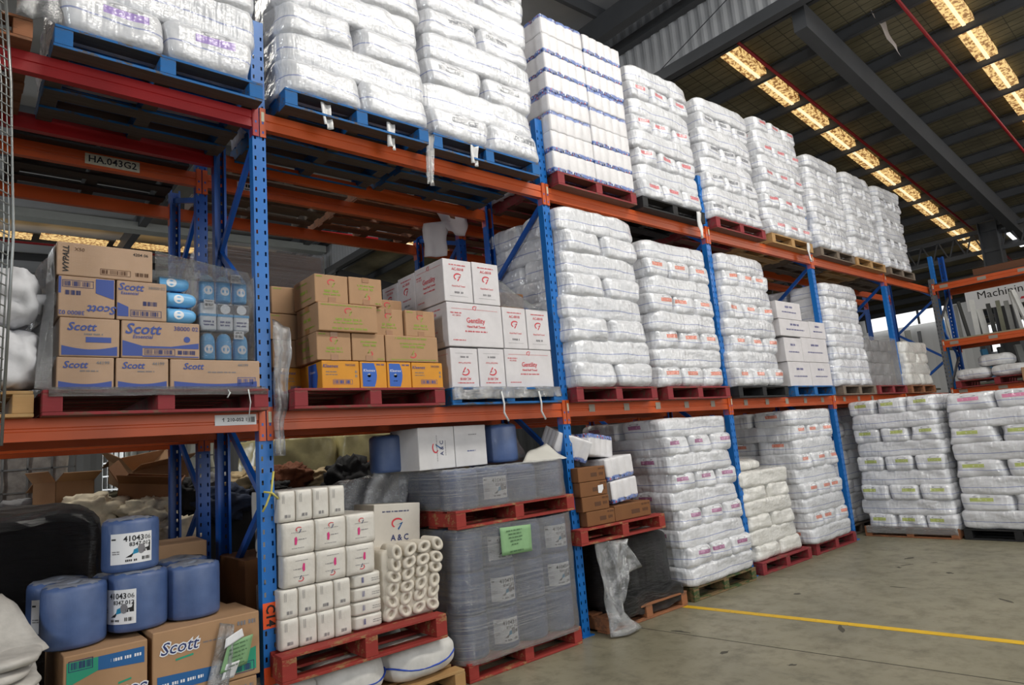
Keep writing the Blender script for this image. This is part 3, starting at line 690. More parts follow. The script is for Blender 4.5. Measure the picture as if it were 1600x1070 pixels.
pal(1.93, 2, P_BLUE, 'second blue pallet right of the C14 frame, top shelf', y=.43)
stack(1.93, .44, PT2, 1.18, 1.15, 9, .232, '2B', 'dark', 'the second tall load right of the C14 frame, top shelf', seed=3)
pal(3.36, 2, P_RED, 'dark red pallet under the dotted roll packs, top shelf')
g = 'roll packs on the top shelf'; desc = 'the dotted roll-pack load on the top shelf'
def pack_me(k=0): return cached(('rollpack', k), lambda: scallop_me(.585, .575, .206, 5, 4, ROLLPACK))
for (sx, sy, zb, nl, who) in ((3.34, YC, PT2, 8, desc), (3.34, 1.92, 4.32, 8, 'the dotted roll-pack load of the back row')):
    if who != desc: pallet(3.34, 1.85, 4.141, P_RED, 'red pallet under the rear dotted roll packs, back row')
    for i in range(nl):
        for j, (a, b) in enumerate(((-.5, -.5), (.5, -.5), (-.5, .5), (.5, .5))):
            if who != desc and j == 3: continue
            fl = (i*7+j*3) % 5 in (1, 4)
            o = link('roll_pack', pack_me(), None, (sx+a*.595+R.uniform(-.006, .006), sy+b*.585, zb+.002+i*.2065+(.206 if fl else 0)), (PI if fl else 0, 0, R.uniform(-.012, .012)))
            tag(o, f'{ORD[i]} layer {["front left", "front right", "rear left", "rear right"][j]} pack of {who}', 'roll pack', g)
pal(4.63, 2, P_BLACK, 'black pallet on the top shelf, next to the dotted roll packs')
stack(4.63, YC, PT2, 1.10, 1.13, 8, .196, '3B', 'red', 'the load on the black pallet, top shelf', seed=4)
pal(6.03, 2, P_RED, 'red pallet on the top shelf, third bay right of C14')
stack(6.00, YC, PT2, 1.16, 1.13, 8, .197, '3B', 'dark', 'the dark-labelled load, top shelf, third bay', seed=5)
pal(7.36, 2, P_WOOD, 'bare wood pallet on the top shelf, third bay right of C14')
stack(7.36, YC, PT2, 1.17, 1.13, 9, .19, '3B', 'red', 'the red-labelled load on bare wood, top shelf, third bay', seed=6, lean=(.006, 0))
pal(8.78, 2, P_GREY, 'grey weathered pallet on the top shelf, fourth bay right of C14')
stack(8.76, YC, PT2, 1.10, 1.13, 8, .185, '3B', 'plain', 'the load on the grey pallet, top shelf, fourth bay', seed=7)
pal(10.02, 2, P_WOOD, 'bare wood pallet on the top shelf, fourth bay right of C14')
stack(10.02, YC, PT2, 1.12, 1.13, 8, .184, '3B', 'plain', 'the load on bare wood, top shelf, fourth bay', seed=8, lean=(.004, 0))
pal(11.38, 2, P_GREY, 'last pallet on the top shelf, by the cross rack')
stack(11.36, YC, PT2, 1.12, 1.13, 8, .187, '3B', 'dark', 'the last dark-labelled load of the top shelf', seed=9)
# film tails hanging from the top-shelf pallets
for i, (x, l, s) in enumerate(((1.30, .34, 1), (.95, .12, 2), (.42, .10, 3), (5.05, .22, 4), (7.75, .18, 5), (1.75, .07, 6))):
    sheet('film_tail', ((x-.03, -.16, PT2-.11-l), (x+.05, -.15, PT2-.12-l*.96), (x+.05, -.15, PT2-.02), (x-.03, -.15, PT2-.02)), 5, 10, FILM_C if i == 0 else plain('white_film_strip', lin(214, 214, 214), .35), .035, s,
          ['large crumpled film tail hanging between the two blue pallets', 'thin film strip off the blue pallet right of C14, middle', 'thin film strip off the blue pallet right of C14, near corner', 'film strip hanging from the black pallet on top shelf',
           'film strip hanging from the bare wood pallet, third bay', 'film strip off the second blue pallet, top shelf'][i], fold=1)
# back row pallets overhead (undersides show between the beams)
for x, m, lb in ((-2.0, P_GREY, 'dark pallet overhead in the back row, left edge'), (-.7, P_BLACK, 'black pallet overhead in the back row, left of C14'), (.72, P_GREY, 'grey pallet overhead in the back row, right of C14'),
                 (1.98, P_BROWN, 'brown crate pallet overhead in the back row by the hanging cloth'), (4.7, P_BROWN, 'brown pallet overhead in the back row, second bay'), (6.1, P_WOOD, 'bare pallet overhead in the back row, third bay'), (7.4, P_GREY, 'grey pallet overhead in the back row, third bay'), (8.8, P_WOOD, 'bare pallet overhead in the back row, fourth bay')):
    pallet(x, 1.85, 4.141, m, lb)
cl = sheet('hanging_cloth', ((2.16, 1.30, 3.66), (2.42, 1.28, 3.70), (2.48, 1.26, 4.12), (2.14, 1.27, 4.02)), 10, 12, plain('grubby_white_cloth', lin(206, 200, 200), .8), .05, 2, 'grubby white cloth hanging from the orange beam', 'cloth', .004, fold=1.5)
sheet('draped_rag', ((2.42, 1.24, 3.98), (2.66, 1.24, 3.96), (2.72, 1.26, 4.19), (2.28, 1.26, 4.19)), 10, 8, MAT['grubby_white_cloth'], .05, 6, 'crumpled white rag draped over the beam by the hanging cloth', 'cloth', .004, fold=1)

# ================================================================== LOADS, middle shelf
pal(-1.80, 1, P_WOOD, 'bare wood pallet at the left edge of the middle shelf', y=.5)
CLOTH = plain('white_sack_cloth', lin(214, 214, 218), .75, var=.12, vscale=8, bump=.3)
def sack(x, y, z, w, d, h, seed, label, knot=(.5, -.2, .5), m=CLOTH):
    s = link('tied_sack', blob_me((w, d, h), seed, m, 14, .22, 1.6, 2.6, .07), None, (x, y, z)); tag(s, label, 'sack', 'tied white sacks')
    k = Vector((knot[0]*w, knot[1]*d, knot[2]*h)); e = k+Vector((.10, -.03, .0))
    link('knot', tube_me([k*.8, k, k+Vector((.03, -.01, 0)), e], [.07, .035, .03, .055], m, 8), s)
sack(-1.33, .15, PT1, .34, .5, .34, 1, 'tied white sack, lower of two at the left edge')
sack(-1.36, .15, PT1+.345, .32, .5, .34, 2, 'tied white sack, upper of two at the left edge')
pal(-.605, 1, P_RED, 'red pallet under the film-wrapped cartons, middle shelf', y=.46)
FY = -.09
def ctn(name, x0, x1, z0, z1, dep, mat, label, group=None, yf=FY, tape=None, cat='box', rotz=0):
    return carton(name, (x0+x1)/2, yf+dep/2, z0, x1-x0-.004, dep, z1-z0-.002, mat, label, cat, group, rotz, tape)
GS = 'film-wrapped cartons on the middle shelf'
def scott(o, d, face='F', ang=0, num='44199', big=True, wv=True, ink='blue'):
    w, _, h = d; fw = w if face == 'F' else d[1]; s = -1 if ang else 1; vc = h/2
    text(o, d, face, 'Scott', s*(-fw*.5+max(fw*.24, h*.46)), vc+s*h*.26, h*.29, ink, ang, .25, .02)
    if wv: prints(o, d, face, [wave(-fw*.46, fw*.46, -h*.46, -h*.22, h*.09)], ink, 0, vc, ang)
    if num: text(o, d, face, num, s*fw*.30, vc+s*h*.33, h*.14, 'grey', ang, 0, .01)
    prints(o, d, face, words(-fw*.1, fw*.22, h*.08, h*.05), 'grey', 0, vc, ang)
a, b = PT1, 2.318
o, d = ctn('carton', -1.13, -.86, a, b, .4, CARD_F, 'brown carton with blue wave, bottom left of the wrapped pile', GS); scott(o, d)
o, d = ctn('carton', -.855, -.585, a, b, .4, CARD_F, 'brown carton with blue wave, bottom middle of the wrapped pile', GS); scott(o, d)
o, d = ctn('carton', -.58, -.06, a, b, .4, CARD_F, 'long brown carton with blue wave, bottom right of the wrapped pile', GS); scott(o, d)
prints(o, d, 'F', barcode(.12, .23, .02, .075), 'blue')
a, b = 2.318, 2.535
o, d = ctn('carton', -1.12, -.835, a, b, .4, CARD_F, 'brown carton under glossy film, second row left of the wrapped pile', GS); scott(o, d, num=None)
prints(o, d, 'F', [rect(-.02, .1, .08, .11)], 'blue')
o, d = ctn('carton', -.83, -.415, a, b, .4, CARD_F, 'brown carton numbered 38000, second row right of the wrapped pile', GS)
text(o, d, 'F', 'Scott', -.10, .165, .085, 'blue', 0, .25, .02); text(o, d, 'F', '38000 02', .13, .178, .036, 'lav', 0, 0, .01)
text(o, d, 'F', 'Essential', -.10, .122, .03, 'blue', 0, .2, .01)
prints(o, d, 'F', [[(-.2, .012), (-.1, .012), (-.1, .07), (-.2, .10)], [(-.1, .058), (.2, .06), (.2, .095), (.05, .07), (-.1, .07)], rect(-.1, .2, .008, .014)], 'blue')
prints(o, d, 'F', barcode(-.09, .07, .018, .055)+barcode(.08, .19, .018, .055, False), 'navy'); prints(o, d, 'F', [[(.135+.018*math.cos(k), .115+.018*math.sin(k)) for k in [i*PI/8 for i in range(16)]]], 'blue')
a, b = 2.535, 2.765
o, d = ctn('carton', -1.13, -.86, a, b, .4, CARD_F, 'brown carton printed upside down, third row left of the wrapped pile', GS)
text(o, d, 'F', 'Scott', .075, .05, .065, 'blue', PI, .25, .02); text(o, d, 'F', '38000 02', -.07, .025, .032, 'blue', PI, 0, .01)
prints(o, d, 'F', [[(.04, .14), (.128, .11), (.128, .222), (.04, .222)], rect(-.132, -.12, .13, .222)], 'blue'); prints(o, d, 'F', barcode(-.115, .03, .165, .205)+barcode(-.105, -.02, .115, .155, False), 'navy')
o, d = ctn('carton', -.855, -.595, a, b, .4, CARD_F, 'brown carton with barcode panel, third row right of the wrapped pile', GS)
text(o, d, 'F', 'Scott', -.06, .19, .06, 'blue', 0, .25, .02); text(o, d, 'F', 'Essential', -.065, .155, .026, 'blue', 0, .2, .01); text(o, d, 'F', '38000 02', .075, .195, .024, 'grey')
prints(o, d, 'F', [[(-.125, .02), (-.07, .02), (-.07, .075), (-.125, .10)]], 'blue'); prints(o, d, 'F', barcode(-.06, .10, .02, .06)+barcode(0, .085, .08, .12, False), 'navy')
o, d = ctn('carton', -1.14, -.67, 2.765, 2.955, .42, CARD_F, 'plain tan carton on top of the wrapped pile', GS)
text(o, d, 'F', 'WYPALL', -.19, .09, .04, 'black', PI/2, .25, .02); text(o, d, 'F', 'X50', -.13, .15, .028, 'brown', 0, .1, .0); text(o, d, 'F', '4204 06', .17, .155, .024, 'black', 0, 0, .01)
prints(o, d, 'F', barcode(-.03, .12, .02, .055)+barcode(.14, .22, .02, .055, False), 'brown')
# blue canister packs
CAN = plain('pale_blue_canister', lin(108, 176, 226), .35, var=.06); WH = plain('white_plastic', lin(226, 228, 232), .35); SHADOWB = plain('dark_blue_film', lin(52, 62, 92), .4)
def can_me(): 
    def mk():
        v, f = [], []; prof = [(.0, 0), (.042, 0), (.045, .008), (.045, .10), (.043, .125), (.036, .148), (.022, .163), (.0, .168)]; n = 14
        for r, z in prof:
            for k in range(n): v.append((r*math.cos(2*PI*k/n), r*math.sin(2*PI*k/n), z))
        for i in range(len(prof)-1):
            for k in range(n): f.append((i*n+k, i*n+(k+1) % n, (i+1)*n+(k+1) % n, (i+1)*n+k))
        return mesh('can', v, f, CAN, True)
    return cached('can', mk)
def disc_me(r, mat, n=18): return cached(('disc', r, mat.name), lambda: poly_me([[(r*math.cos(2*PI*k/n), r*math.sin(2*PI*k/n)) for k in range(n)]], mat))
def curved_patch(R_, w, z0, z1, mat, n=10):
    v, f = [], []
    for i in range(n+1):
        a = -PI/2-w/2/R_+w/R_*i/n
        for z in (z0, z1): v.append((R_*math.cos(a), R_*math.sin(a), z))
    for i in range(n): f.append((i*2, i*2+2, i*2+3, i*2+1))
    return mesh('patch', v, f, mat, True)
def round_label(R_, r, z0, mat, n=16):
    v = [(0, 0)]+[(r*math.cos(2*PI*k/n), r*math.sin(2*PI*k/n)) for k in range(n)]
    vv = [(R_*math.sin(x/R_), -R_*math.cos(x/R_), z0+y) for x, y in v]
    return mesh('rl', vv, [(0, 1+k, 1+(k+1) % n) for k in range(n)], mat, True)
def canister(x, y, z, label, rot=(0, 0, 0)):
    c = link('canister', can_me(), None, (x, y, z), rot); tag(c, label, 'canister', 'pale blue canisters under film')
    lb = link('round_label', cached('canlab', lambda: round_label(.0458, .028, .062, WH)), c)
for r, (z, rn) in enumerate(((2.322, 'lower'), (2.69, 'upper'))):
    for c in range(3): canister(-.36+c*.098, FY+.055, z, f'pale blue canister, {["left", "middle", "right"][c]} of the {rn} three beside the blue post')
for c in range(3):
    z = 2.585+c*.097
    canister(-.59 if c < 2 else -.63, FY+.055, z, f'pale blue canister lying on its side, {["lowest", "middle", "topmost"][c]} of three beside the cartons', (0, PI/2, 0))
# carton cluster behind them so the pile stays solid
o, d = ctn('carton', -.58, -.10, 2.321, 2.66, .5, CARD_F, 'carton hidden behind the pale blue canisters', GS, yf=.14)
WL = []
for c in range(3):
    p = link('towel_roll', cached('troll', lambda: scallop_me(.092, .092, .165, 1, 1, WH, .002)), None, (-.36+c*.098, FY+.06, 2.505)); tag(p, f'white wrapped roll with blue cap, {["left", "middle", "right"][c]} of the row between the canisters', 'roll', 'white rolls between canisters')
    link('cap', box_me(-.047, .047, -.048, .044, .085, .10, CAN), p); link('printed_panel', poly_me(words(-.03, .03, .05, .012)+words(-.03, .03, .03, .01), INK['lav']), p, (0, -.0475, 0), (PI/2, 0, 0))
    if c: link('round_label', disc_me(.03, WH), p, (0, -.049, .132), (PI/2, 0, 0)); link('dark_window', box_me(-.046, .046, -.0475, -.046, .102, .162, INK['grey']), p)
for x, z in ((-.185, 2.45), (-.36, 2.64), (-.20, 2.81)):
    q = link('barcode_label', box_me(-.03, .03, -.001, 0, 0, .05, PAPER), None, (x, FY+.004, z)); tag(q, f'white barcode sticker on the canister film, {["lower right", "middle", "upper right"][[2.45, 2.64, 2.81].index(z)]}', 'sticker', 'barcode stickers'); link('barcode', poly_me(barcode(-.026, .026, .005, .03, False, 16)+words(-.02, .02, .04, .008), INK['black']), q, (0, -.0018, 0), (PI/2, 0, 0))
hull('stretch_film', -.415, -.075, FY-.006, .12, 2.322, 2.87, FILM, 'clear film round the pale blue canisters', r=.045, seed=4)
# film tent: left flank and slope over the top right
sheet('stretch_film', ((-1.22, -.10, 2.15), (-1.145, -.10, 2.14), (-1.15, -.09, 2.93), (-1.16, .1, 2.93)), 6, 22, FILM_H, .02, 3, 'clear film edge down the left front corner of the carton pile')
sheet('stretch_film', ((-1.40, .95, 2.14), (-1.17, -.08, 2.14), (-1.15, -.05, 2.95), (-1.18, .80, 2.95)), 16, 18, FILM_G, .06, 8, 'creased film stretched over the left side of the carton pile')
sheet('stretch_film', ((-.66, -.095, 2.80), (-.10, -.10, 2.80), (-.12, -.08, 2.885), (-.66, -.08, 2.965)), 20, 8, FILM, .012, 5, 'clear film sloping from the top carton down to the canisters')
sheet('stretch_film', ((-1.16, -.130, 2.10), (-.03, -.130, 2.10), (-.04, -.125, 2.15), (-1.16, -.125, 2.15)), 30, 3, FILM, .008, 6, 'clear film band along the top edge of the red pallet')
for i, (x, l) in enumerate(((-.15, .2), (-.27, .05))):
    tag(link('film_strip', tube_me([(x, -.135, 2.13), (x+.01, -.14, 2.13-l*.4), (x-.005, -.137, 2.13-l)], .004, MAT['white_film_strip'])), ['long film strip dangling over the beam label', 'short film strip dangling off the red pallet'][i], 'plastic film')

# kraft cartons and yellow cartons
pal(.72, 1, P_RED, 'red pallet under the yellow cartons, middle shelf', y=.44)
GY = 'yellow cartons'; plain('carton_blue', lin(30, 88, 178), .5)
def kleen(x0, x1, kind, label, yf=FY, dep=.36, z=PT1, h=.195, face2=True):
    o, d = ctn('yellow_carton', x0, x1, z, z+h, dep, CARD_Y, label, GY, yf=yf); w = d[0]
    if kind == 'long':
        text(o, d, 'F', 'Kleenex', -w*.28, h*.8, .034, 'lav', 0, .2, .01); text(o, d, 'F', '7892500', w*.25, h*.84, .022, 'navy')
        prints(o, d, 'F', barcode(-w*.22, w*.3, h*.16, h*.33), 'blue'); prints(o, d, 'F', words(-w*.4, -w*.12, h*.6, .008)+words(-w*.4, -w*.1, h*.5, .007)+words(w*.38, w*.44, h*.6, .02)+words(w*.38, w*.44, h*.45, .02), 'grey')
    else:
        prints(o, d, 'F', [[(-w*.42, h*.08), (w*.02, h*.07)]+[(w*(.02+.1*math.sin(PI*k/6)), h*(.07+.86*k/6)) for k in range(1, 7)]+[(-w*.42, h*.93)]], plain('carton_blue', lin(30, 88, 178), .5))
        text(o, d, 'F', 'Kleenex', -w*.17, h*.66, .028, 'white', 0, .2, .0); prints(o, d, 'F', [[(-w*.17+.014*math.cos(k*PI/6), h*.48+.014*math.sin(k*PI/6)) for k in range(12)]]+words(-w*.26, -w*.1, h*.28, .008), 'white'); prints(o, d, 'F', words(w*.12, w*.42, h*.88, .012), 'lav')
    if face2:
        dd = d[1]; prints(o, d, 'L', [[(-dd*.1, h*.06), (dd*.26, h*.06), (dd*.32, h*.5), (dd*.26, h*.94), (-dd*.1, h*.94)]], MAT['carton_blue']); text(o, d, 'L', 'Kleenex', dd*.1, h*.66, .026, 'white')
    return o
kleen(.35, .63, 'long', 'long yellow carton with barcode panel, front left corner of the pallet')
kleen(.632, .845, 'end', 'yellow carton with blue oval, left of the two in front', face2=False)
kleen(.847, 1.05, 'end', 'yellow carton with blue oval, right of the two in front', face2=False)
kleen(1.052, 1.33, 'long', 'long yellow carton at the right end of the front row', face2=False)
kleen(.20, .48, 'long', 'yellow carton behind the front left corner one', yf=.275); kleen(.17, .45, 'long', 'rearmost yellow carton on the left side', yf=.64, dep=.34)
GK = 'brown cartons with green print on the middle shelf'
def kraft(x0, x1, z0, z1, label, yf=FY, dep=.36, up=1, tp=True, wide=False, art=True):
    o, d = ctn('carton', x0, x1, z0, z1, dep, CARD, label, GK, yf=yf); w, _, h = d; ang = 0 if up > 0 else PI; vc = h/2
    if art: prints(o, d, 'F', swoosh(.062), 'red', 0, vc+up*h*.22, ang); prints(o, d, 'F', seven(.05), 'green', .008, vc+up*h*.18, ang, .002)
    if art: prints(o, d, 'F', words(-w*.22, w*.22, -h*.08, h*.085)+words(-w*.25, w*.25, -h*.2, h*.06), 'green', 0, vc, ang)
    prints(o, d, 'F', words(-w*.44, -w*.25, h*.42, h*.05) if not wide else words(-w*.45, w*.42, h*.42, h*.045)+words(-w*.28, w*.32, -h*.4, h*.07), 'green', 0, vc, ang)
    prints(o, d, 'L', words(-.12, .05, h*.3, h*.06)+words(-.05, .12, -h*.3, h*.06)+words(-.06, .06, 0, h*.12), 'green', 0, vc)
    if tp and not wide:
        for q in [rect(-.027, .027, 0, .04)]+([rect(-.027, .027, h-.035, h)] if tp == 2 else []): prints(o, d, 'F', [q], TAPE, name='tape', off=.003)
    if wide:
        for q in (rect(-.03, .03, 0, .035), rect(-.03, .03, h-.035, h)): prints(o, d, 'L', [q], TAPE, name='tape', off=.003)
    return o
kraft(.32, .575, 2.332, 2.53, 'brown carton, bottom row left of the green-printed pile', tp=2); kraft(.58, .84, 2.332, 2.53, 'brown carton printed upside down, bottom row middle of the green-printed pile', up=-1)
kraft(.845, 1.30, 2.332, 2.53, 'long brown carton, bottom row right of the green-printed pile', up=-1, wide=True)
kraft(.325, .775, 2.53, 2.73, 'long brown carton jutting out, middle row left of the green-printed pile', wide=True, yf=-.12); kraft(.78, 1.03, 2.53, 2.735, 'brown carton, middle row centre of the green-printed pile', yf=-.05, tp=2)
kraft(1.035, 1.30, 2.53, 2.735, 'brown carton, middle row right of the green-printed pile', yf=-.07, tp=2)
kraft(.32, .57, 2.732, 2.935, 'brown carton, top row left of the green-printed pile'); kraft(.575, .84, 2.737, 2.94, 'brown carton printed upside down, top row right of the green-printed pile', up=-1, tp=2)
kraft(.97, 1.24, 2.737, 2.90, 'small brown carton set back on the green-printed pile', yf=.30, dep=.3)
for i, (x0, x1, yf, z0, z1) in enumerate(((.16, .46, .28, 2.332, 2.53), (.14, .44, .28, 2.532, 2.72), (.12, .44, .65, 2.532, 2.74), (.15, .46, .66, 2.332, 2.53), (.16, .45, .28, 2.722, 2.92), (.13, .44, .62, 2.742, 2.90))):
    kraft(x0, x1, z0, z1, f'brown carton on the left flank, {["bottom row near", "middle row near", "middle row far", "bottom row far", "top row near", "top row far"][i]} one', yf=yf, dep=.34, tp=False, art=False)
sheet('film_tail', ((.03, -.06, 1.72), (.10, -.05, 1.72), (.16, -.04, 2.55), (.05, -.04, 2.60)), 6, 20, FILM_C, .05, 12, 'crumpled film hanging beside the C14 post, middle shelf', fold=1)
# wrapped dark carton load in the back row
cb = carton('carton', .55, 1.85, 2.14, 1.0, .95, 1.40, CARD_D, 'tall film-wrapped dark carton in the back row behind the post'); pallet(.55, 1.83, H1+.001, P_RED, 'red pallet of the back row behind the C14 frame')
hull('stretch_film', .02, 1.08, 1.34, 2.36, 2.14, 3.56, FILM_H, 'film round the tall dark carton in the back row', seed=9, r=.05)
# Gentility cartons
pal(1.965, 1, P_BLUE, 'bright blue pallet under the white cartons, middle shelf', y=.46)
GG = 'white cartons with red print'
def gen(x0, x1, z0, z1, kind, label, yf=FY, dep=.42, up=1, left=None):
    o, d = ctn('white_carton', x0, x1, z0, z1, dep, CARD_WF, label, GG, yf=yf); w, dp, h = d; ang = 0 if up > 0 else PI; vc = h/2
    def face(fc, kind, fw, ang=ang, up=up):
        if kind == 'big':
            text(o, d, fc, 'Gentility', 0, vc+up*h*.10, h*.17, 'red', ang, 0, .012, sx=.9); text(o, d, fc, 'Hand Roll Towel', 0, vc-up*h*.04, h*.075, 'red', ang, 0, .02)
            prints(o, d, fc, words(-fw*.2, fw*.2, -h*.15, h*.035)+words(-fw*.42, fw*.42, h*.36, h*.012)+words(-fw*.42, -fw*.2, -h*.36, h*.025)+words(-fw*.44, -fw*.25, h*.26, h*.03), 'red', 0, vc, ang); prints(o, d, fc, swoosh(.05)+seven(.04), 'red', 0, vc+up*h*.39, ang, .002); text(o, d, fc, 'AC-0018', -up*fw*.34, vc+up*h*.2, h*.06, 'red', ang)
        else:
            text(o, d, fc, 'AC-0018', 0, vc+up*h*.27, h*.09, 'red', ang, 0, .01); text(o, d, fc, 'Hand Roll Towel', 0, vc-up*h*.13, h*.055, 'red', ang, 0, .01)
            prints(o, d, fc, swoosh(.085)+seven(.07), 'red', 0, vc+up*h*.08, ang, .002); prints(o, d, fc, words(-fw*.3, fw*.3, h*.37, h*.03), 'red', 0, vc, ang)
            prints(o, d, fc, words(-fw*.15, fw*.15, -h*.28, h*.05)+[rect(-fw*.32, fw*.32, -h*.37, -h*.365)], 'grey', 0, vc, ang)
    face('F', kind, w)
    if left: face('L', left, dp, 0, 1)
    return o
gen(1.41, 1.68, PT1, 2.455, 'end', 'white carton printed upside down, bottom row left', up=-1, left='big'); gen(1.685, 1.955, PT1, 2.46, 'end', 'white carton printed upside down, bottom row second', up=-1)
gen(1.96, 2.50, PT1, 2.465, 'big', 'wide white carton lettered Gentility, bottom row right')
gen(1.405, 1.965, 2.468, 2.825, 'big', 'wide white carton lettered Gentility, middle row left', left='end'); gen(1.97, 2.235, 2.468, 2.825, 'end', 'white carton with red logo, middle row second from right'); gen(2.24, 2.505, 2.468, 2.825, 'end', 'white carton with red logo, middle row far right')
gen(1.395, 1.68, 2.828, 3.18, 'end', 'white carton with red logo, top row left corner', left='big'); gen(1.685, 1.965, 2.828, 3.185, 'end', 'white carton with red logo, top row right')
for i, (x0, yf, z0, z1, dp, kd) in enumerate(((1.395, .335, 2.828, 3.17, .27, 'end'), (1.395, .61, 2.828, 3.15, .27, 'end'), (1.405, .335, PT1, 2.455, .42, 'end'), (1.405, .335, 2.468, 2.825, .42, 'end'))):
    gen(x0, x0+.28, z0, z1, 'end', f'white carton on the left flank of the Gentility pile, {["top row second", "top row third", "bottom row rear", "middle row rear"][i]}', yf=yf, dep=dp, left=kd)
o, d = ctn('carton', 2.02, 2.42, 2.83, 3.02, .4, CARD_D, 'brown carton under film behind the white cartons', yf=.12)
sheet('stretch_film', ((1.97, -.08, 2.83), (2.52, -.10, 2.83), (2.50, .05, 2.88), (1.98, .0, 3.12)), 16, 8, FILM, .015, 15, 'clear film sloping over the white cartons beside the post')
sheet('stretch_film', ((1.38, -.128, 2.04), (2.54, -.128, 2.05), (2.54, -.124, 2.14), (1.38, -.124, 2.14)), 40, 6, FILM_C, .02, 17, 'torn clear film round the edge of the bright blue pallet', fold=5)
for i, x in enumerate((1.86, 2.27)): tag(link('film_strip', tube_me([(x, -.135, 2.1), (x+.015, -.14, 2.0), (x+.01, -.137, 1.93), (x+.05, -.137, 1.86)], .008, MAT['white_film_strip'])), ['film strip dangling from the bright blue pallet, middle', 'looped film strip dangling from the bright blue pallet, right'][i], 'plastic film')
# bag loads of the middle shelf
pal(3.33, 1, P_RED, 'red pallet nearest the second post, middle shelf'); stack(3.30, YC, PT1, 1.10, 1.16, 8, .214, '2B', 'plain', 'the unlabelled load right of the second post, middle shelf', seed=11)
pal(4.67, 1, P_RED, 'red pallet under the orange-labelled bags, middle shelf'); stack(4.60, YC, PT1, 1.17, 1.14, 8, .197, '3B', 'orange', 'the orange-labelled load, middle shelf, second bay', seed=12)
pal(6.02, 1, P_BLACK, 'black pallet on the middle shelf, third bay'); stack(5.97, YC, PT1, 1.08, 1.14, 8, .202, '3B', 'orange', 'the faded orange load, middle shelf, third bay', seed=13, lean=(.004, 0))
pal(7.36, 1, P_BLUE, 'blue pallet under plain white cartons, middle shelf')
GW = 'plain white cartons in the third bay'
def wcart(x0, x1, z0, z1, label, yf=FY, dep=.5):
    o, d = ctn('white_carton', x0, x1, z0, z1, dep, CARD_WF, label, GW, yf=yf); w, dp, h = d
    prints(o, d, 'F', words(-w*.15, w*.15, h*.7, .03)+words(-w*.3, w*.3, h*.4, .018), 'lav'); prints(o, d, 'L', words(-.12, .12, h*.6, .025)+words(-.1, .1, h*.4, .025), 'blue')
for q, (a, b, z0, z1, lb) in enumerate(((6.75, 7.35, PT1, 2.46, 'bottom row left'), (7.355, 7.95, PT1, 2.46, 'bottom row right'), (6.73, 7.2, 2.462, 2.78, 'second row left'), (7.205, 7.95, 2.462, 2.80, 'second row right'), (6.68, 7.5, 2.802, 3.03, 'third row left'), (7.505, 7.98, 2.802, 3.04, 'third row right'), (6.66, 7.32, 3.032, 3.27, 'top'))):
    wcart(a, b, z0, z1, f'plain white carton on the blue pallet, third bay, {lb}')
pal(8.78, 1, P_GREY, 'grey pallet on the middle shelf, fourth bay'); stack(8.72, YC, PT1, 1.12, 1.13, 8, .19, '3B', 'plain', 'the load behind the fourth post, middle shelf', seed=14)
pal(10.05, 1, P_RED, 'red pallet under the shrink-wrapped tins, middle shelf')
TIN = plain('grey_tin', lin(150, 148, 150), .3, .3, var=.12)
for i in range(4):
    for j, (x, y) in enumerate(((9.62, .12), (9.95, .12), (10.28, .12), (9.62, .5), (9.62, .85), (10.5, .3))):
        p = link('tin', cached('tin', lambda: tube_me([(0, 0, 0), (0, 0, .01), (0, 0, .17), (0, 0, .18)], [.155, .16, .16, .15], TIN, 20)), None, (x, y, PT1+.002+i*.19)); tag(p, f'grey tin, {ORD[i]} layer, {["front left", "front middle", "front right", "second on left side", "third on left side", "right end"][j]} of the wrapped tins', 'tin', 'shrink-wrapped tins')
hull('stretch_film', 9.42, 10.72, -.06, 1.04, PT1, 2.93, FILM_H, 'film round the grey tins on the middle shelf', r=.12, seed=5)
pal(11.4, 1, P_BROWN, 'brown pallet at the end of the middle shelf'); stack(11.36, YC, PT1, 1.12, 1.1, 4, .19, '2B', 'white', 'the slumped load at the end of the middle shelf', seed=15, lean=(.05, 0))
# ================================================================== GROUND LEVEL, bay left of C14
GB = 'brown cartons under the blue rolls'
pallet(-.62, .52, .001, P_WOOD, 'wood pallet under the cartons at the bottom left corner')
def scottg(x0, x1, z0, z1, label, flip=False, yf=-.10, extra=True, dep=.42):
    o, d = ctn('carton', x0, x1, z0, z1, dep, CARD, label, GB, yf=yf); w, _, h = d; vc = h/2; ang = PI if flip else 0; s = -1 if flip else 1
    text(o, d, 'F', 'Scott', -s*w*.27, vc+s*h*.22, h*.26, 'white', ang, .25, .07, off=.0025); text(o, d, 'F', 'Scott', -s*w*.27, vc+s*h*.22, h*.26, 'navy', ang, .25, .005, off=.003)
    prints(o, d, 'F', [[(-w*.46, -h*.40), (w*.1, -h*.40), (w*.1, -h*.20), (-w*.46, -h*.16)]], 'sblue', 0, vc, ang); prints(o, d, 'F', [[(w*.1, -h*.40), (w*.46, -h*.40), (w*.46, -h*.05), (w*.1, -h*.20)]], 'teal', 0, vc, ang)
    prints(o, d, 'F', [[(-w*.3, h*.02), (-w*.14, h*.05), (-w*.14, h*.08), (-w*.3, h*.05)]], 'teal', 0, vc, ang)
    prints(o, d, 'F', barcode(w*.16, w*.44, -h*.42, -h*.26), 'navy', 0, vc, ang, .0022); prints(o, d, 'F', words(-w*.42, -w*.05, -h*.3, h*.05), 'white', 0, vc, ang, .0022); prints(o, d, 'F', words(-w*.05, w*.2, h*.2, h*.025)+words(w*.28, w*.46, h*.36, h*.07), 'grey', 0, vc, ang)
    return o
scottg(-1.07, -.69, .47, .80, 'brown carton printed upside down, under the left blue roll', True)
scottg(-.67, -.10, .47, .82, 'brown carton with white lettering, under the right blue roll')
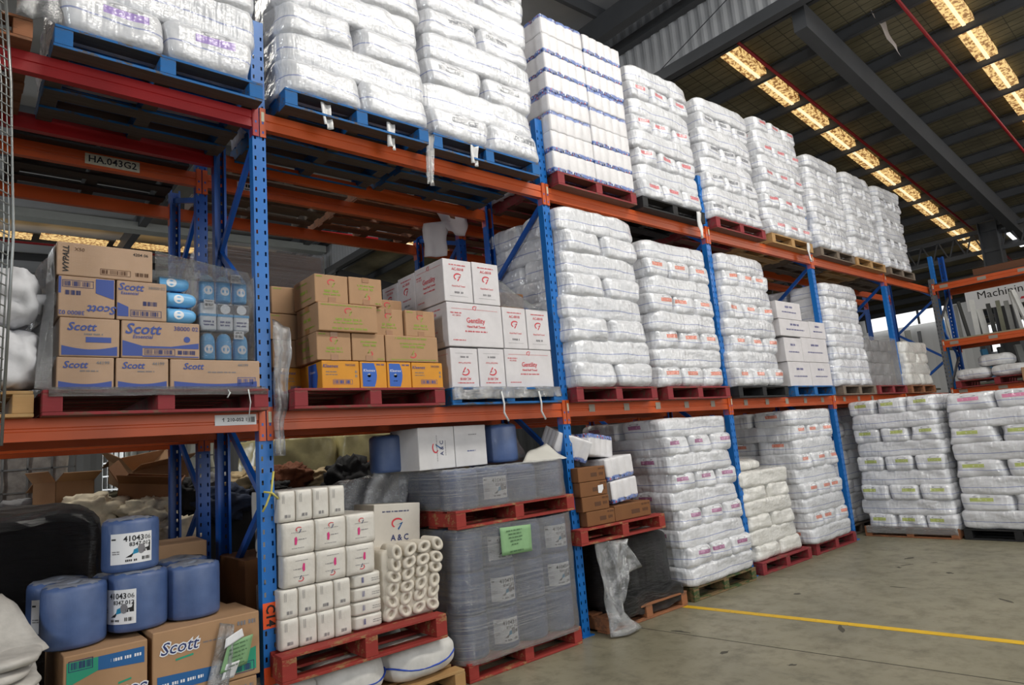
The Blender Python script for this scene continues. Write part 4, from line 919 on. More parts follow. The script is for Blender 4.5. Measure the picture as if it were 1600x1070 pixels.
scottg(-1.07, -.69, .14, .468, 'brown carton at the very bottom left'); scottg(-.67, -.12, .14, .468, 'brown carton at the bottom beside the C14 post')
for i, (a, b) in enumerate(((-1.06, -.6), (-.59, -.12))): ctn('carton', a, b, .14, .80, .5, CARD, ['brown carton behind the left floor carton', 'brown carton behind the right floor carton'][i], GB, yf=.34)
def roll_mat():
    t = NT('blue_paper_roll_in_film'); o = t.coord(); f = t.noise(t.coord('Object', (1, 1, .2)), 30, 3); g = t.noise(o, 6, 4)
    t.base(t.mix(t.ramp(g, [(.3, 0), (.7, 1)]), lin(56, 80, 126), lin(78, 102, 150))); t.set(Roughness=.5, Coat_Weight=.7, Coat_Roughness=.12)
    cb = t.n('ShaderNodeBump'); cb.inputs['Strength'].default_value = .7; cb.inputs['Distance'].default_value = .012
    t.L(t.noise(t.coord('Object', (3, 3, 1)), 10, 6, .7), cb.inputs['Height']); t.L(cb.outputs[0], t.b.inputs['Coat Normal']); t.bump(f, .2, .003); return t.m
BROLL = roll_mat(); FTOP = plain('grey_film_cap', lin(126, 132, 146), .3, var=.25, vscale=18, bump=.8)
def big_roll_me(r, h):
    def mk():
        prof = [(.0, 0), (r-.02, 0), (r-.004, .008), (r, .025), (r, h-.03), (r-.005, h-.010), (r-.025, h)]; n = 32; v, f = [], []
        for rr, z in prof:
            for k in range(n):
                a = 2*PI*k/n; q = 1+.006*noise.noise(Vector((math.cos(a)*2, math.sin(a)*2, z*6+r*9))); v.append((rr*q*math.cos(a), rr*q*math.sin(a), z))
        for i in range(len(prof)-1):
            for k in range(n): f.append((i*n+k, i*n+(k+1) % n, (i+1)*n+(k+1) % n, (i+1)*n+k))
        return mesh('roll', v, f, BROLL, True)
    return cached(('broll', r, h), mk)
def cap_me(r):
    def mk():
        n = 32; v, f = [], []
        for j, t in enumerate((1, .85, .6, .36, .22, .18)):
            for k in range(n):
                a = 2*PI*k/n; p = Vector((r*t*math.cos(a), r*t*math.sin(a), 0)); p.z = .012*noise.noise(p*14)+(.006 if j else -.006)-(.05 if t < .2 else 0); v.append(p)
        for j in range(5):
            for k in range(n): f.append((j*n+k, j*n+(k+1) % n, (j+1)*n+(k+1) % n, (j+1)*n+k))
        return mesh('cap', v, f, FTOP, True)
    return cached(('cap', r), mk)
def bend_text(s, mat, size, R_, u, v, bold=.02):
    def mk():
        me = text_me(s, mat, 0, bold).copy()
        for q in me.vertices:
            x, y = q.co.x*size+u, q.co.y*size+v; q.co = (R_*math.sin(x/R_), -R_*math.cos(x/R_), y)
        return me
    return cached(('bt', s, size, R_, u, v), mk)
def bend_polys(polys, R_, mat):
    v, f = [], []
    for p in polys: f.append(tuple(range(len(v), len(v)+len(p)))); v += [(R_*math.sin(a/R_), -R_*math.cos(a/R_), b) for a, b in p]
    return mesh('bp', v, f, mat)
def blue_roll(x, y, z, label, r=.152, h=.31, lab=None, film_lab=False, rot=0, cap=True, group='blue rolls at bottom left'):
    o = link('blue_roll', big_roll_me(r, h), None, (x, y, z), (0, 0, rot)); tag(o, label, 'roll', group)
    if cap: link('film_cap', cap_me(r-.012), o, (0, 0, h-.002))
    if lab:
        w = .22; Rl = r+.0015; p = link('paper_label', cached(('plab', r, h), lambda: curved_patch(Rl, w, h*.16, h*.74, PAPER, 12)), o, (0, 0, 0), (0, 0, lab-1))
        R2 = r+.0026
        link('lettering', bend_text('41043', INK['black'], .042, R2, .012, h*.63), p); link('lettering', bend_text('06', INK['black'], .036, R2, .085, h*.63, 0), p)
        link('lettering', bend_text('8347 012', INK['black'], .03, R2, .045, h*.52), p)
        link('picture', cached(('pic1', r), lambda: bend_polys([[(-.03, h*.28), (0, h*.28), (.02, h*.40), (.035, h*.46), (.03, h*.38), (.0, h*.34)], [(.06, h*.36), (.10, h*.36), (.10, h*.56), (.09, h*.44), (.06, h*.42)], rect(-.105, -.08, h*.62, h*.65)], R2, INK['black'])), p)
        link('picture', cached(('pic2', r), lambda: bend_polys([[(.005, h*.33), (.035, h*.35), (.03, h*.44), (.012, h*.42)]], R2+.0004, INK['cyan'])), p)
        link('picture', cached(('pic3', r), lambda: bend_polys([[(.05+.02*math.cos(k*PI/6), h*.42+.026*math.sin(k*PI/6)) for k in range(12)]]+words(-.10, -.06, h*.4, .006)+words(-.10, -.06, h*.36, .006), R2+.0002, INK['grey'])), p)
        link('barcode', cached(('pic4', r), lambda: bend_polys(barcode(.05, .10, h*.19, h*.29, False, 16)+words(-.03, .03, h*.22, .012), R2, INK['black'])), p)
    return o
blue_roll(-.995, .155, .803, 'blue roll at front left, standing on the upside-down printed carton', .153, .315)
blue_roll(-.69, .16, .823, 'blue roll front centre with half-hidden white label', .152, .31, lab=.05, cap=True)
blue_roll(-.40, .16, .823, 'blue roll front right, beside the blue rear posts', .15, .30)
blue_roll(-1.03, .50, .80, 'blue roll behind the front left one with pink label edge', .15, .31, lab=.7)
blue_roll(-.72, .48, .80, 'blue roll hidden behind the front centre one', .15, .30); blue_roll(-.38, .48, .80, 'blue roll behind the front right one', .15, .325)
blue_roll(-.72, .20, 1.138, 'topmost blue roll with white 41043 label', .145, .285, lab=.85)
gs = sheet('paper_sign', ((-.335, -.125, .53), (-.185, -.118, .545), (-.145, -.125, .70), (-.29, -.13, .685)), 6, 8, GPAPER, .012, 3, 'green paper notice taped to the carton beside the C14 post', 'sign', .001)
gi = link('lettering', poly_me([q for k, (a, b) in enumerate(((-.02, .06), (-.045, .045), (-.045, .05), (-.04, .035), (-.03, .02), (-.055, .03))) for q in words(a, b, .055-.021*k, .0085)], INK['dgreen']), gs, (.0, -.018, 0), (PI/2, .0, 0), (1, 1, 1)); gi.rotation_euler = (PI/2, -.12, 0)
sheet('paper_towel', ((-.31, -.135, .66), (-.20, -.135, .70), (-.21, -.13, .745), (-.30, -.13, .71)), 6, 6, PAPER, .02, 5, 'crumpled white paper above the green notice', 'paper'); sheet('paper_towel', ((-.325, -.125, .49), (-.255, -.125, .49), (-.225, -.13, .575), (-.30, -.13, .57)), 5, 6, PAPER, .015, 8, 'folded white paper below the green notice', 'paper')
sheet('stretch_film', ((-.42, -.12, .42), (-.30, -.14, .42), (-.26, -.13, .78), (-.33, -.12, .80)), 8, 14, FILM_C, .03, 21, 'loose clear film bunched beside the green notice', fold=1)
# black-wrapped load, textiles and junk behind
def wrapped(name, x0, x1, y0, y1, z0, z1, label, seed, mat=BLACKF, r=.14, amp=.03):
    vs, fs = cube_sphere(16); out = []; w, d, h = x1-x0, y1-y0, z1-z0
    for p in vs:
        q = p/((abs(p.x)**7+abs(p.y)**7+abs(p.z)**9)**(1/8)); v = Vector((q.x*w/2, q.y*d/2, q.z*h/2)); nv = noise.noise_vector(v*3.5+Vector((seed, 1, seed*2)))
        v += nv*amp+noise.noise_vector(v*Vector((1, 1, 1)).length*5)*amp*.35; v.z = max(-h/2, v.z)+h/2; out.append(v)
    return tag(link(name, mesh('wrap', out, fs, mat, True), None, ((x0+x1)/2, (y0+y1)/2, z0)), label, 'wrapped load')
pallet(-1.35, 1.25, .001, P_BROWN, 'brown pallet under the black-wrapped load at left')
wrapped('wrapped_load', -2.0, -.74, .76, 1.8, .14, 1.52, 'black film-wrapped load behind the blue rolls', 2)
GREYCL = plain('grey_white_textile', lin(186, 182, 176), .85, var=.25, vscale=7, bump=.5)
for k in range(11):
    me = pillow_me(.52, .8, .055, k+40, GREYCL, e=3.5, n=12, wr=.03, flat=1.4); o = link('folded_textile', me, None, (-1.42+R.uniform(-.03, .03), .05, .30+k*.052), (R.uniform(-.03, .03), R.uniform(-.05, .05), R.uniform(-.08, .08)))
    tag(o, f'folded grey-white textile, {ORD[min(k, 10)]} in the pile at the bottom left edge', 'textile', 'pile of folded textiles')
pallet(-1.75, .2, .001, P_GREY, 'grey pallet under the textile pile at the bottom left edge')
wrapped('textile_bale', -1.9, -1.16, -.30, .6, .14, .30, 'flattened dark bale under the textile pile', 7, plain('dark_textile', lin(52, 50, 48), .9), amp=.04)
sheet('draped_sheet', ((-1.62, -.32, .80), (-1.12, -.10, .86), (-1.30, .3, 1.12), (-1.7, .3, 1.20)), 12, 12, GREYCL, .05, 4, 'grey-white dust sheet draped over the textile pile', 'cloth', .006)
# junk heap in the row behind (clothing, opened cartons, rags)
def open_carton(x, y, z, w, d, h, rotz, label, mat=CARD, tilt=0, tx=0):
    c = empty('open_carton', (x, y, z), rotz, label, 'box', 'opened cartons in the heap'); c.rotation_euler = (tx, tilt, rotz); t = .006
    for nm, b in (('bottom', (-w/2, w/2, -d/2, d/2, 0, t)), ('side', (-w/2, w/2, -d/2, -d/2+t, 0, h)), ('side', (-w/2, w/2, d/2-t, d/2, 0, h)), ('side', (-w/2, -w/2+t, -d/2, d/2, 0, h)), ('side', (w/2-t, w/2, -d/2, d/2, 0, h))): link(nm, box_me(*b, mat), c)
    for k, (px, py, rr) in enumerate(((0, -d/2, (2.5, 0, 0)), (0, d/2, (-2.3, 0, 0)), (-w/2, 0, (0, -2.2, 0)), (w/2, 0, (0, 2.4, 0)))):
        fw = (w, d*.45) if k < 2 else (w*.35, d)
        link('flap', box_me(-fw[0]/2, fw[0]/2, 0, d*.4, 0, t, mat) if k < 2 else box_me(0, w*.32, -d/2, d/2, 0, t, mat), c, (px, py, h), (rr[0]-(PI if k == 1 else 0) if k < 2 else 0, rr[1], 0) if k != 1 else (PI+.7, 0, PI))
    return c
HEAPM = [plain('rag_'+n, c, .9, var=.25, vscale=9, bump=.4) for n, c in (('black', lin(34, 34, 36)), ('rust', lin(120, 70, 44)), ('tan', lin(190, 168, 130)), ('navy', lin(44, 54, 76)), ('cream', lin(214, 202, 176)), ('grey', lin(120, 120, 122)), ('olive', lin(96, 92, 72)))]
wrapped('textile_heap', -1.9, 3.4, 2.6, 4.55, .0, 1.20, 'dark heap of loose textiles on the floor behind the racks', 5, HEAPM[0], amp=.18)
heap = [(-.55, 2.75, 1.20, .5, .3, 4, 'cream cloth bundle on the heap at left'), (-.15, 2.6, 1.15, .45, .28, 4, 'cream rag bundle beside the rear posts'), (.55, 2.75, 1.12, .5, .32, 3, 'navy cloth bundle behind the rear posts'), (.25, 2.9, 1.25, .4, .3, 0, 'black cloth bundle behind the rear posts'), (1.05, 2.8, 1.18, .45, .28, 0, 'black cloth bundle right of the C14 post'),
        (1.0, 3.2, 1.35, .6, .26, 2, 'tan cloth lump on the heap'), (1.35, 3.0, 1.33, .4, .30, 1, 'rust brown cloth lump on the heap'), (1.75, 3.1, 1.30, .5, .25, 2, 'tan rag beside the rust brown one'), (1.95, 2.7, 1.05, .6, .55, 0, 'black jacket with white tag on the heap'), (2.25, 3.0, 1.3, .5, .3, 1, 'brown cloth behind the black jacket'),
        (-.95, 3.3, 1.25, .5, .25, 5, 'grey cloth beside the small open carton'), (-.3, 3.3, 1.25, .6, .25, 6, 'olive cloth between the two cartons'), (.75, 3.6, 1.2, .6, .35, 5, 'grey plastic bundle behind the posts'), (1.25, 3.35, 1.15, .5, .22, 4, 'white cloth lump among the heap'), (.05, 2.5, .95, .4, .3, 4, 'white cap-shaped bundle by the rear post')]
for k, (x, y, z, w, h, m, lb) in enumerate(heap): tag(link('cloth_bundle', blob_me((w, w*.8, h), k+3, HEAPM[m], 14, .45, 2.4, 2.4, .22), None, (x, y, z)), lb, 'cloth', 'cloth bundles on the heap')
open_carton(-.72, 3.1, 1.46, .36, .3, .22, .5, 'small opened tan carton on the heap at left'); open_carton(-.05, 2.9, 1.42, .5, .4, .22, -.35, 'tilted dark-edged carton lying on the heap', CARD_D, .12, .2)
open_carton(.1, 3.7, 1.6, .6, .45, .25, .3, 'large opened carton at the back of the heap', CARD, -.15, .3); open_carton(-.9, 2.85, 1.22, .75, .3, .14, .12, 'low opened carton tray behind the black-wrapped load')
carton('carton', .35, 1.9, .14, .5, .5, .72, CARD, 'tan carton standing between the rear posts', rotz=.2); carton('carton', -.28, 1.0, .83, .3, .5, .36, CARD, 'tan carton behind the blue rolls by the posts', rotz=-.1)
STRAP = plain('yellow_strap', lin(196, 186, 96), .5)
for i, pts in enumerate((((.02, -.06, 1.62), (.0, -.07, 1.5), (-.03, -.06, 1.42), (-.05, -.05, 1.38)), ((-.04, -.05, 1.50), (.0, -.08, 1.49), (.04, -.07, 1.45)))): tag(link('strap', tube_me(pts, .007, STRAP, 6)), ['yellow strap dangling by the C14 post', 'yellow strap end looped round the C14 post'][i], 'strap')
carton('carton', .10, .62, .14, .28, .6, .92, CARD_D, 'dark carton beside the C14 post below the shelf')
# caged bottle and baled goods further back
def cage(x, y, z, w, d, h, label, fill, n=9, m=7):
    c = empty('wire_cage', (x, y, z), .06, label, 'cage', 'wire cages behind the racks')
    link('contents', pillow_me(w*.94, d*.94, h*.93, 3, fill, e=9, n=12, wr=.03, flat=1.3), c, (0, 0, .05))
    for i in range(n): link('wire', box_me(-.009, .009, -.009, .009, 0, h, GALV), c, (-w/2+w*i/(n-1), -d/2, .04))
    for i in range(5): link('wire', box_me(-.009, .009, -.009, .009, 0, h, GALV), c, (-w/2, -d/2+d*i/4, .04)); 
    for j in range(m): link('wire', box_me(-w/2, w/2, -.009, .009, -.009, .009, GALV), c, (0, -d/2, .05+h*j/(m-1))); link('wire', box_me(-.009, .009, -d/2, d/2, -.009, .009, GALV), c, (-w/2, 0, .05+h*j/(m-1)))
    link('base', box_me(-w/2, w/2, -d/2, d/2, -.12, .03, GALV), c); return c
IBC = plain('milky_tank', lin(206, 208, 196), .35, var=.1, vscale=2); BALE = plain('baled_film_pale', lin(170, 160, 150), .45, var=.4, vscale=9, bump=.6); BALEY = plain('yellowish_tank', lin(176, 166, 120), .3, var=.25, vscale=4, bump=.3)
for z in (.12, 1.32): cage(.65, 5.6, z, 1.15, 1.0, 1.02, 'white caged tank, %s one behind the heap' % ('lower' if z < 1 else 'upper'), IBC)
for i, (x, z) in enumerate(((-1.0, .12), (-1.0, 1.30), (-2.2, .12), (-2.2, 1.3))): cage(x, 5.4, z, 1.12, 1.0, 1.0, f'caged pale bale, {["lower right", "upper right", "lower left", "upper left"][i]} at the far left', BALE, 6, 5)
for i, (x, z) in enumerate(((2.35, .02), (2.35, 1.05), (3.6, .02), (3.6, 1.05), (4.9, .02), (4.9, 1.05), (1.95, 1.05))):
    if i < 6: tag(link('tank', pillow_me(1.2, 1.0, 1.0, i+2, BALEY, e=8, n=14, wr=.05, flat=1.3), None, (x, 5.6, z)), f'yellowish translucent tank, {["lower left", "upper left", "lower middle", "upper middle", "lower right", "upper right"][i]} of the row behind', 'tank', 'translucent tanks behind the racks')

# ================================================================== GROUND LEVEL, bay right of C14
pallet(.72, .42, .001, P_WOOD, 'bare wood pallet under the soiled white bags', w=1.17)
for i, (x, y, w, l, h, lb) in enumerate(((1.02, .10, .58, .5, .24, 'soiled white bag marked H3 with blue cord, right'), (.50, .12, .52, .52, .25, 'soiled white bag with blue cord, middle'), (.08, .14, .42, .5, .22, 'soiled white bag below the C14 post'))):
    o = link('soiled_bag', pillow_me(w, l, h, i+11, plain('soiled_white_bag', lin(206, 204, 200), .7, var=.2, vscale=6, bump=.4), e=3, n=16, wr=.02, flat=1.1), None, (x, y, .137)); tag(o, lb, 'bag', 'soiled white bags')
    link('cord', tube_me([(w*.5*math.cos(t)*1.01*abs(math.cos(t))**-.25 if abs(math.cos(t)) > .05 else 0, -l*.5*1.01*math.sin(t)**.6, h*.42+.02*math.sin(3*t+i)) for t in [PI*(.03+.94*k/16) for k in range(17)]], .006, plain('blue_cord', lin(20, 66, 170), .5)), o)
    if i == 0: text(o, (w, l, h), 'F', 'H3', .02, h*.72, .075, 'navy', .1, .2, 0, off=-.045)
for i in range(2): tag(link('soiled_bag', pillow_me(.55, .5, .24, 20+i, MAT['soiled_white_bag'], e=3, n=12, flat=1.1), None, (.4+i*.55, .68, .137)), ['soiled white bag at the rear left of the wood pallet', 'soiled white bag at the rear right of the wood pallet'][i], 'bag', 'soiled white bags')
rp = pallet(.575, .39, .385, P_REDW, 'red pallet with tissue packs, lifted on bags right of C14', h=.16); ZP = .548
WPK = None
def pk_mat():
    t = NT('tissue_pack_film'); o = t.coord(); t.base(t.mix(t.ramp(t.noise(o, 7, 4), [(.3, 0), (.7, 1)]), lin(198, 192, 182), lin(222, 218, 210))); t.set(Roughness=.4, Coat_Weight=.35, Coat_Roughness=.2); t.bump(t.noise(o, 22, 4), .35, .008); return t.m
WPK = pk_mat()
def tpack(x, y, z, w, d, h, label, n=3, art='logo', up=1, group='tissue packs on the red pallet', rotz=0, sq=13):
    p = empty('tissue_pack', (x, y, z), rotz, label, 'tissue pack', group)
    for i in range(n):
        uw = w/n; ux = -w/2+uw*(i+.5)
        u = link('sleeve', cached(('slv', round(uw, 3), d, h, sq), lambda: pillow_me(uw*1.02, d, h, 3, WPK, e=sq, ez=9, n=12, wr=.006, flat=1.1)), p, (ux, 0, 0)); dd = (uw, d, h)
        if art == 'logo':
            vc = h/2; ang = 0 if up > 0 else PI
            prints(u, dd, 'F', swoosh(.042), 'red', 0, vc+up*h*.26, ang, .004, key=('sw42')); prints(u, dd, 'F', seven(.034), 'navy', .004, vc+up*h*.24, ang, .0045, key='sv34')
            prints(u, dd, 'F', [[(-.03, -.03), (-.018, -.03), (-.012, .0), (-.018, .02), (-.03, .012)]], 'pink', 0, vc-up*h*.05, ang, .004, key='fig'); prints(u, dd, 'F', words(-.005, .045, -.01, .006, random.Random(2))+words(-.05, .05, .035, .004, random.Random(3))+words(-.05, .03, -.06, .004, random.Random(5)), 'grey', 0, vc, ang, .004, key='wd')
        elif art == 'code': prints(u, dd, 'F', barcode(-.022, .022, .02, .05, False, 12)+[rect(-.03, -.028, h*.6, h*.9), rect(-.02, -.018, h*.6, h*.9)], 'grey', 0, 0, 0, .004)
        elif art == 'side': prints(u, dd, 'F', barcode(-.045, -.015, .02, .075, False, 8), 'lav', 0, 0, 0, .004); prints(u, dd, 'F', words(.03, .09, h*.55, .005)+words(.03, .09, h*.4, .005), 'grey', 0, 0, 0, .004)
    return p
tpack(.265, .17, ZP, .47, .5, .175, 'tissue pack with barcodes, lowest of the left column', 4, 'code'); tpack(.265, .17, ZP+.178, .47, .5, .17, 'tissue pack with barcodes, second of the left column', 4, 'code')
tpack(.375, .17, ZP+.355, .63, .5, .19, 'tissue pack with pink figures printed upside down', 3, 'logo', -1); tpack(.38, .17, ZP+.55, .65, .5, .195, 'tissue pack with pink figures and red logos', 3, 'logo', 1); tpack(.265, .18, ZP+.752, .45, .5, .19, 'topmost tissue pack of the left column', 4, 'code')
for k in range(4): tpack(.625, .14, ZP+.001+k*.088, .23, .42, .087, f'flat tissue pack, {ORD[k]} of the narrow column', 1, 'side', sq=6)
# jumbo pack of toilet rolls, cores facing out
TPM = plain('toilet_paper', lin(206, 198, 184), .8, var=.06); COREM = plain('core_shade', lin(176, 158, 136), .9)
def tp_roll():
    def mk():
        n = 18; v, f = [], []
        for r, y in ((.02, .02), (.02, -.05), (.048, -.05), (.053, -.044), (.053, .05)):
            for k in range(n): a = 2*PI*k/n; v.append((r*math.cos(a), y, r*math.sin(a)))
        for i in range(4):
            for k in range(n): f.append((i*n+k, i*n+(k+1) % n, (i+1)*n+(k+1) % n, (i+1)*n+k))
        f.append(tuple(range(n)))
        return mesh('tp', v, f, TPM, True)
    return cached('tp', mk)
tq = empty('toilet_roll_pack', (.955, .10, ZP), 0, 'clear pack of toilet rolls standing with cores facing out', 'roll pack')
for r in range(6):
    for c in range(4): link('toilet_roll', tp_roll(), tq, (-.165+c*.112+r*.010-.01*c*0, -.10-.006*r, .055+r*.079+c*.004*(r % 2)), (0, R.uniform(0, 3), 0), (1.07, 1.6, .80))
link('pack_body', pillow_me(.47, .50, .47, 9, TPM, e=9, ez=8, n=12, wr=.006, flat=1.1), tq, (.02, .085, 0))
ac, dm = carton('white_carton', 1.0, .33, .905, .40, .30, .40, CARD_AC, 'off-white carton lettered A & C, leaning behind the toilet rolls', rotz=.03); ac.rotation_euler = (0, .07, .03)
text(ac, dm, 'F', 'A & C', .02, .155, .060, 'navy', 0, 0, .02); prints(ac, dm, 'F', swoosh(.105), 'red', .0, .255); prints(ac, dm, 'F', seven(.085), 'sblue', .012, .25, 0, .002); prints(ac, dm, 'F', words(-.13, .10, .345, .011), 'navy'); prints(ac, dm, 'F', words(-.08, .11, .105, .010), 'grey'); prints(ac, dm, 'F', words(-.03, .06, .055, .022)+[rect(-.10, .11, .028, .030)], 'grey')
carton('carton', 1.0, .36, ZP, .38, .4, .355, CARD_D, 'dark carton under the leaning A & C carton')
# wrapped blue rolls, two tiers
pallet(1.955, .47, .001, P_REDW, 'red pallet on the floor under the big wrapped rolls'); G2 = 'blue rolls in the big wrapped load'
def tier(zb, nl, who, x0=1.50, h=.305, n=4):
    for l in range(nl):
        for j, (x, y) in enumerate([(x0+.303*k, .045) for k in range(n)]+[(x0, .045+.303*k) for k in (1, 2)]):
            blue_roll(x, y, zb+l*(h+.002), f'blue roll in film, {ORD[l]} layer, {["front left", "front second", "front third", "front right", "left side second", "left side third"][j if n == 4 else j]} {who}', .15, h, lab=(.75 if (l, j) in ((1, 1), (2, 1), (0, 1), (2, 3), (1, 3)) else None), group=G2+' '+who, cap=l == nl-1)
tier(.138, 3, 'of the floor load')
hull('stretch_film', 1.325, 2.585, -.135, 1.03, .12, 1.075, FILM_H, 'heavy clear film round the floor load of blue rolls', r=.15, seed=3, amp=.010, nz=18)
rp2 = pallet(1.955, .45, 1.078, P_REDW, 'red pallet on top of the wrapped blue rolls', w=1.24)
tier(1.215, 1, 'of the upper load', h=.295)
hull('stretch_film', 1.10+.2, 2.56, -.135, 1.0, 1.215, 1.525, FILM_H, 'heavy clear film round the upper tier of blue rolls', r=.15, seed=8, amp=.008, nz=8)
sg = sheet('paper_sign', ((1.72, -.155, .835), (2.03, -.155, .825), (2.04, -.152, 1.03), (1.72, -.152, 1.045)), 8, 6, GPAPER, .004, 3, 'green paper notice on the wrapped floor load', 'sign', .001)
link('lettering', poly_me([q for k, (a, b) in enumerate(((-.10, .06), (-.08, .05), (-.08, .06), (-.065, .05), (-.055, .02), (-.01, -.01), (-.075, .06))) if k != 5 for q in words(a, b, .075-.026*k, .011)], INK['dgreen']), sg, (0, -.006, 0), (PI/2, 0, 0))
ax, dm = carton('white_carton', 1.36, .31, 1.528, .335, .42, .325, CARD_W, 'white carton turned sideways on the upper rolls'); text(ax, dm, 'F', 'A & C', .045, .16, .045, 'navy', PI/2, 0, .01); prints(ax, dm, 'F', swoosh(.085), 'red', -.01, .165, PI/2); prints(ax, dm, 'F', seven(.07), 'sblue', .0, .165, PI/2, .002); prints(ax, dm, 'F', words(-.10, .10, 0, .006)+words(-.06, .06, -.08, .006), 'grey', 0, .16, PI/2)
ax, dm = carton('white_carton', 1.69, .31, 1.528, .315, .42, .325, CARD_W, 'blank white carton beside the sideways one on the upper rolls'); prints(ax, dm, 'F', words(-.02, .06, .25, .008), 'grey'); prints(ax, dm, 'F', words(-.04, .04, .12, .01), 'blue')
blue_roll(2.08, .22, 1.53, 'tall blue roll standing right of the blank white carton', .155, .315, group='loose blue rolls on the upper tier'); blue_roll(1.93, .50, 1.53, 'labelled blue roll behind the blank white carton', .15, .31, lab=.6, group='loose blue rolls on the upper tier'); blue_roll(1.17, .52, 1.53, 'blue roll left of the sideways white carton', .15, .29, group='loose blue rolls on the upper tier')
wrapped('film_bundle', .78, 1.24, .60, .96, .55, 1.50, 'crumpled grey shrink film slumped left of the upper rolls', 12, FILM_G, amp=.09)
sheet('shrink_film', ((.80, .52, 1.08), (1.22, .50, 1.10), (1.36, .48, 1.60), (1.16, .50, 1.84)), 16, 16, FILM_G, .07, 31, 'loose grey film draped over the left end of the upper rolls', fold=1)
sheet('shrink_film', ((2.05, -.10, 1.52), (2.55, -.12, 1.52), (2.52, .1, 1.66), (2.30, .1, 1.60)), 12, 8, plain('milky_film', lin(206, 204, 196), .35), .02, 33, 'milky film flap curling up at the right of the upper rolls'); sheet('shrink_film', ((2.25, .2, 1.53), (2.5, .35, 1.53), (2.45, .4, 1.78), (2.2, .25, 1.84)), 10, 10, FILM_G, .04, 35, 'grey translucent film behind the tall blue roll')
carton('carton', 2.55, 1.0, 1.53, .35, .4, .28, CARD, 'tan carton behind the film at the second post')

# ================================================================== GROUND LEVEL, second bay right of C14
pallet(3.42, .46, .001, P_BROWN, 'brown pallet under the black-wrapped load on the floor'); wrapped('wrapped_load', 2.92, 3.97, -.06, 1.0, .13, .755, 'black film-wrapped load on the floor beyond the second post', 6, amp=.02)
wrapped('film_skirt', 2.98, 4.0, -.11, .25, .03, .24, 'bunched black film round the foot of the black load', 16, amp=.06)
sheet('film_tail', ((2.80, -.22, .04), (2.98, -.24, .25), (3.20, -.14, .74), (2.78, -.12, .76)), 14, 18, FILM_C, .06, 41, 'crumpled clear film hanging in front of the black load', fold=2); sheet('film_tail', ((2.74, -.26, .02), (3.10, -.30, .02), (2.86, -.20, .30), (2.76, -.18, .42)), 12, 12, FILM_C, .05, 44, 'clear film trailing on the floor by the second post', fold=1); sheet('film_tail', ((3.0, -.16, .40), (3.28, -.20, .50), (3.16, -.12, .74), (2.95, -.12, .74)), 10, 10, FILM_C, .06, 46, 'flared clear film fold on the black load', fold=1)
pallet(3.20, .45, .765, P_REDW, 'red pallet with brown cartons on top of the black load', w=1.17); ZQ = .905
GD = 'dark brown cartons on the red pallet'
def dcart(x0, x1, z0, z1, label, yf=-.09, dep=.36):
    o, d = ctn('carton', x0, x1, z0, z1, dep, CARD_D, label, GD, yf=yf); w, _, h = d
    prints(o, d, 'F', [rect(-w*.05, w*.18, h*.3, h*.58)]+words(w*.26, w*.42, h*.45, h*.22)+words(w*.24, w*.46, h*.82, h*.12), 'brown'); prints(o, d, 'L', [rect(-.05, -.01, h*.2, h*.6), rect(.02, .06, h*.2, h*.6)]+words(-.05, .06, h*.8, .02), 'brown'); return o, d
for k in range(4):
    o, d = dcart(2.72-.01*k+(.03 if k == 0 else 0), 3.07-.008*k+(.05 if k == 0 else 0), ZQ+k*.129, ZQ+.128+k*.129, f'dark brown carton, {ORD[k]} of the four-high pile')
    if k == 2: prints(o, d, 'F', [[(.05, .02), (.09, .015), (.12, .05), (.12, .09), (.05, .085)]], PAPER, name='torn_label', off=.003)
dcart(3.12, 3.64, ZQ, ZQ+.14, 'single dark brown carton beside the four-high pile')
def rpk(x, y, z, rot, label, w=.42, d=.42, h=.20): tag(link('roll_pack', cached(('rp2', w, d, h), lambda: scallop_me(w, d, h, 4, 4, ROLLPACK, .012)), None, (x, y, z), rot), label, 'roll pack', 'loose dotted roll packs')
rpk(3.33, .16, ZQ+.165, (0, -.06, .1), 'dotted roll pack, lower of two on the single dark carton'); rpk(3.31, .17, ZQ+.375, (0, -.07, .06), 'dotted roll pack, upper of two on the single dark carton'); rpk(3.12, .22, ZQ+.79, (PI, .12, .2), 'upside-down dotted roll pack on top of the pile'); rpk(2.80, .20, ZQ+.64, (.25, .35, -.3), 'tilted dotted roll pack beside the second post', .36, .36)
carton('carton', 3.2, .62, ZQ, .7, .34, .56, CARD_D, 'dark carton behind the dotted roll packs')
pallet(4.70, .46, .001, P_GREEN, 'green-ended worn pallet under the magenta-labelled bags'); stack(4.66, .48, .137, 1.18, 1.18, 9, .184, 'B3', 'magenta', 'the magenta-labelled floor load', seed=21, lean=(-.012, .0))
pallet(6.08, .50, .001, P_RED, 'red pallet under the low white floor load'); stack(6.02, .50, .137, 1.08, 1.06, 6, .166, '2B', 'white', 'the low plain white floor load', seed=22, lean=(-.02, 0)); tag(link('bag', pillow_me(.75, .7, .15, 71, BAG['white'], e=3, wr=.03), None, (5.78, .42, 1.135)), 'limp white bag on top of the low floor load', 'bag')
pallet(7.42, .52, .001, P_RED, 'red pallet under the orange-labelled floor load'); stack(7.30, .50, .137, 1.10, 1.14, 9, .186, 'B3', 'orange', 'the orange-labelled floor load', seed=23, lean=(-.012, 0))
pallet(8.80, .75, .001, P_GREY, 'pallet in the shade beyond the fourth post'); stack(8.80, .75, .137, 1.15, 1.1, 8, .21, '2B', 'plain', 'the shaded floor load beyond the fourth post', seed=24)
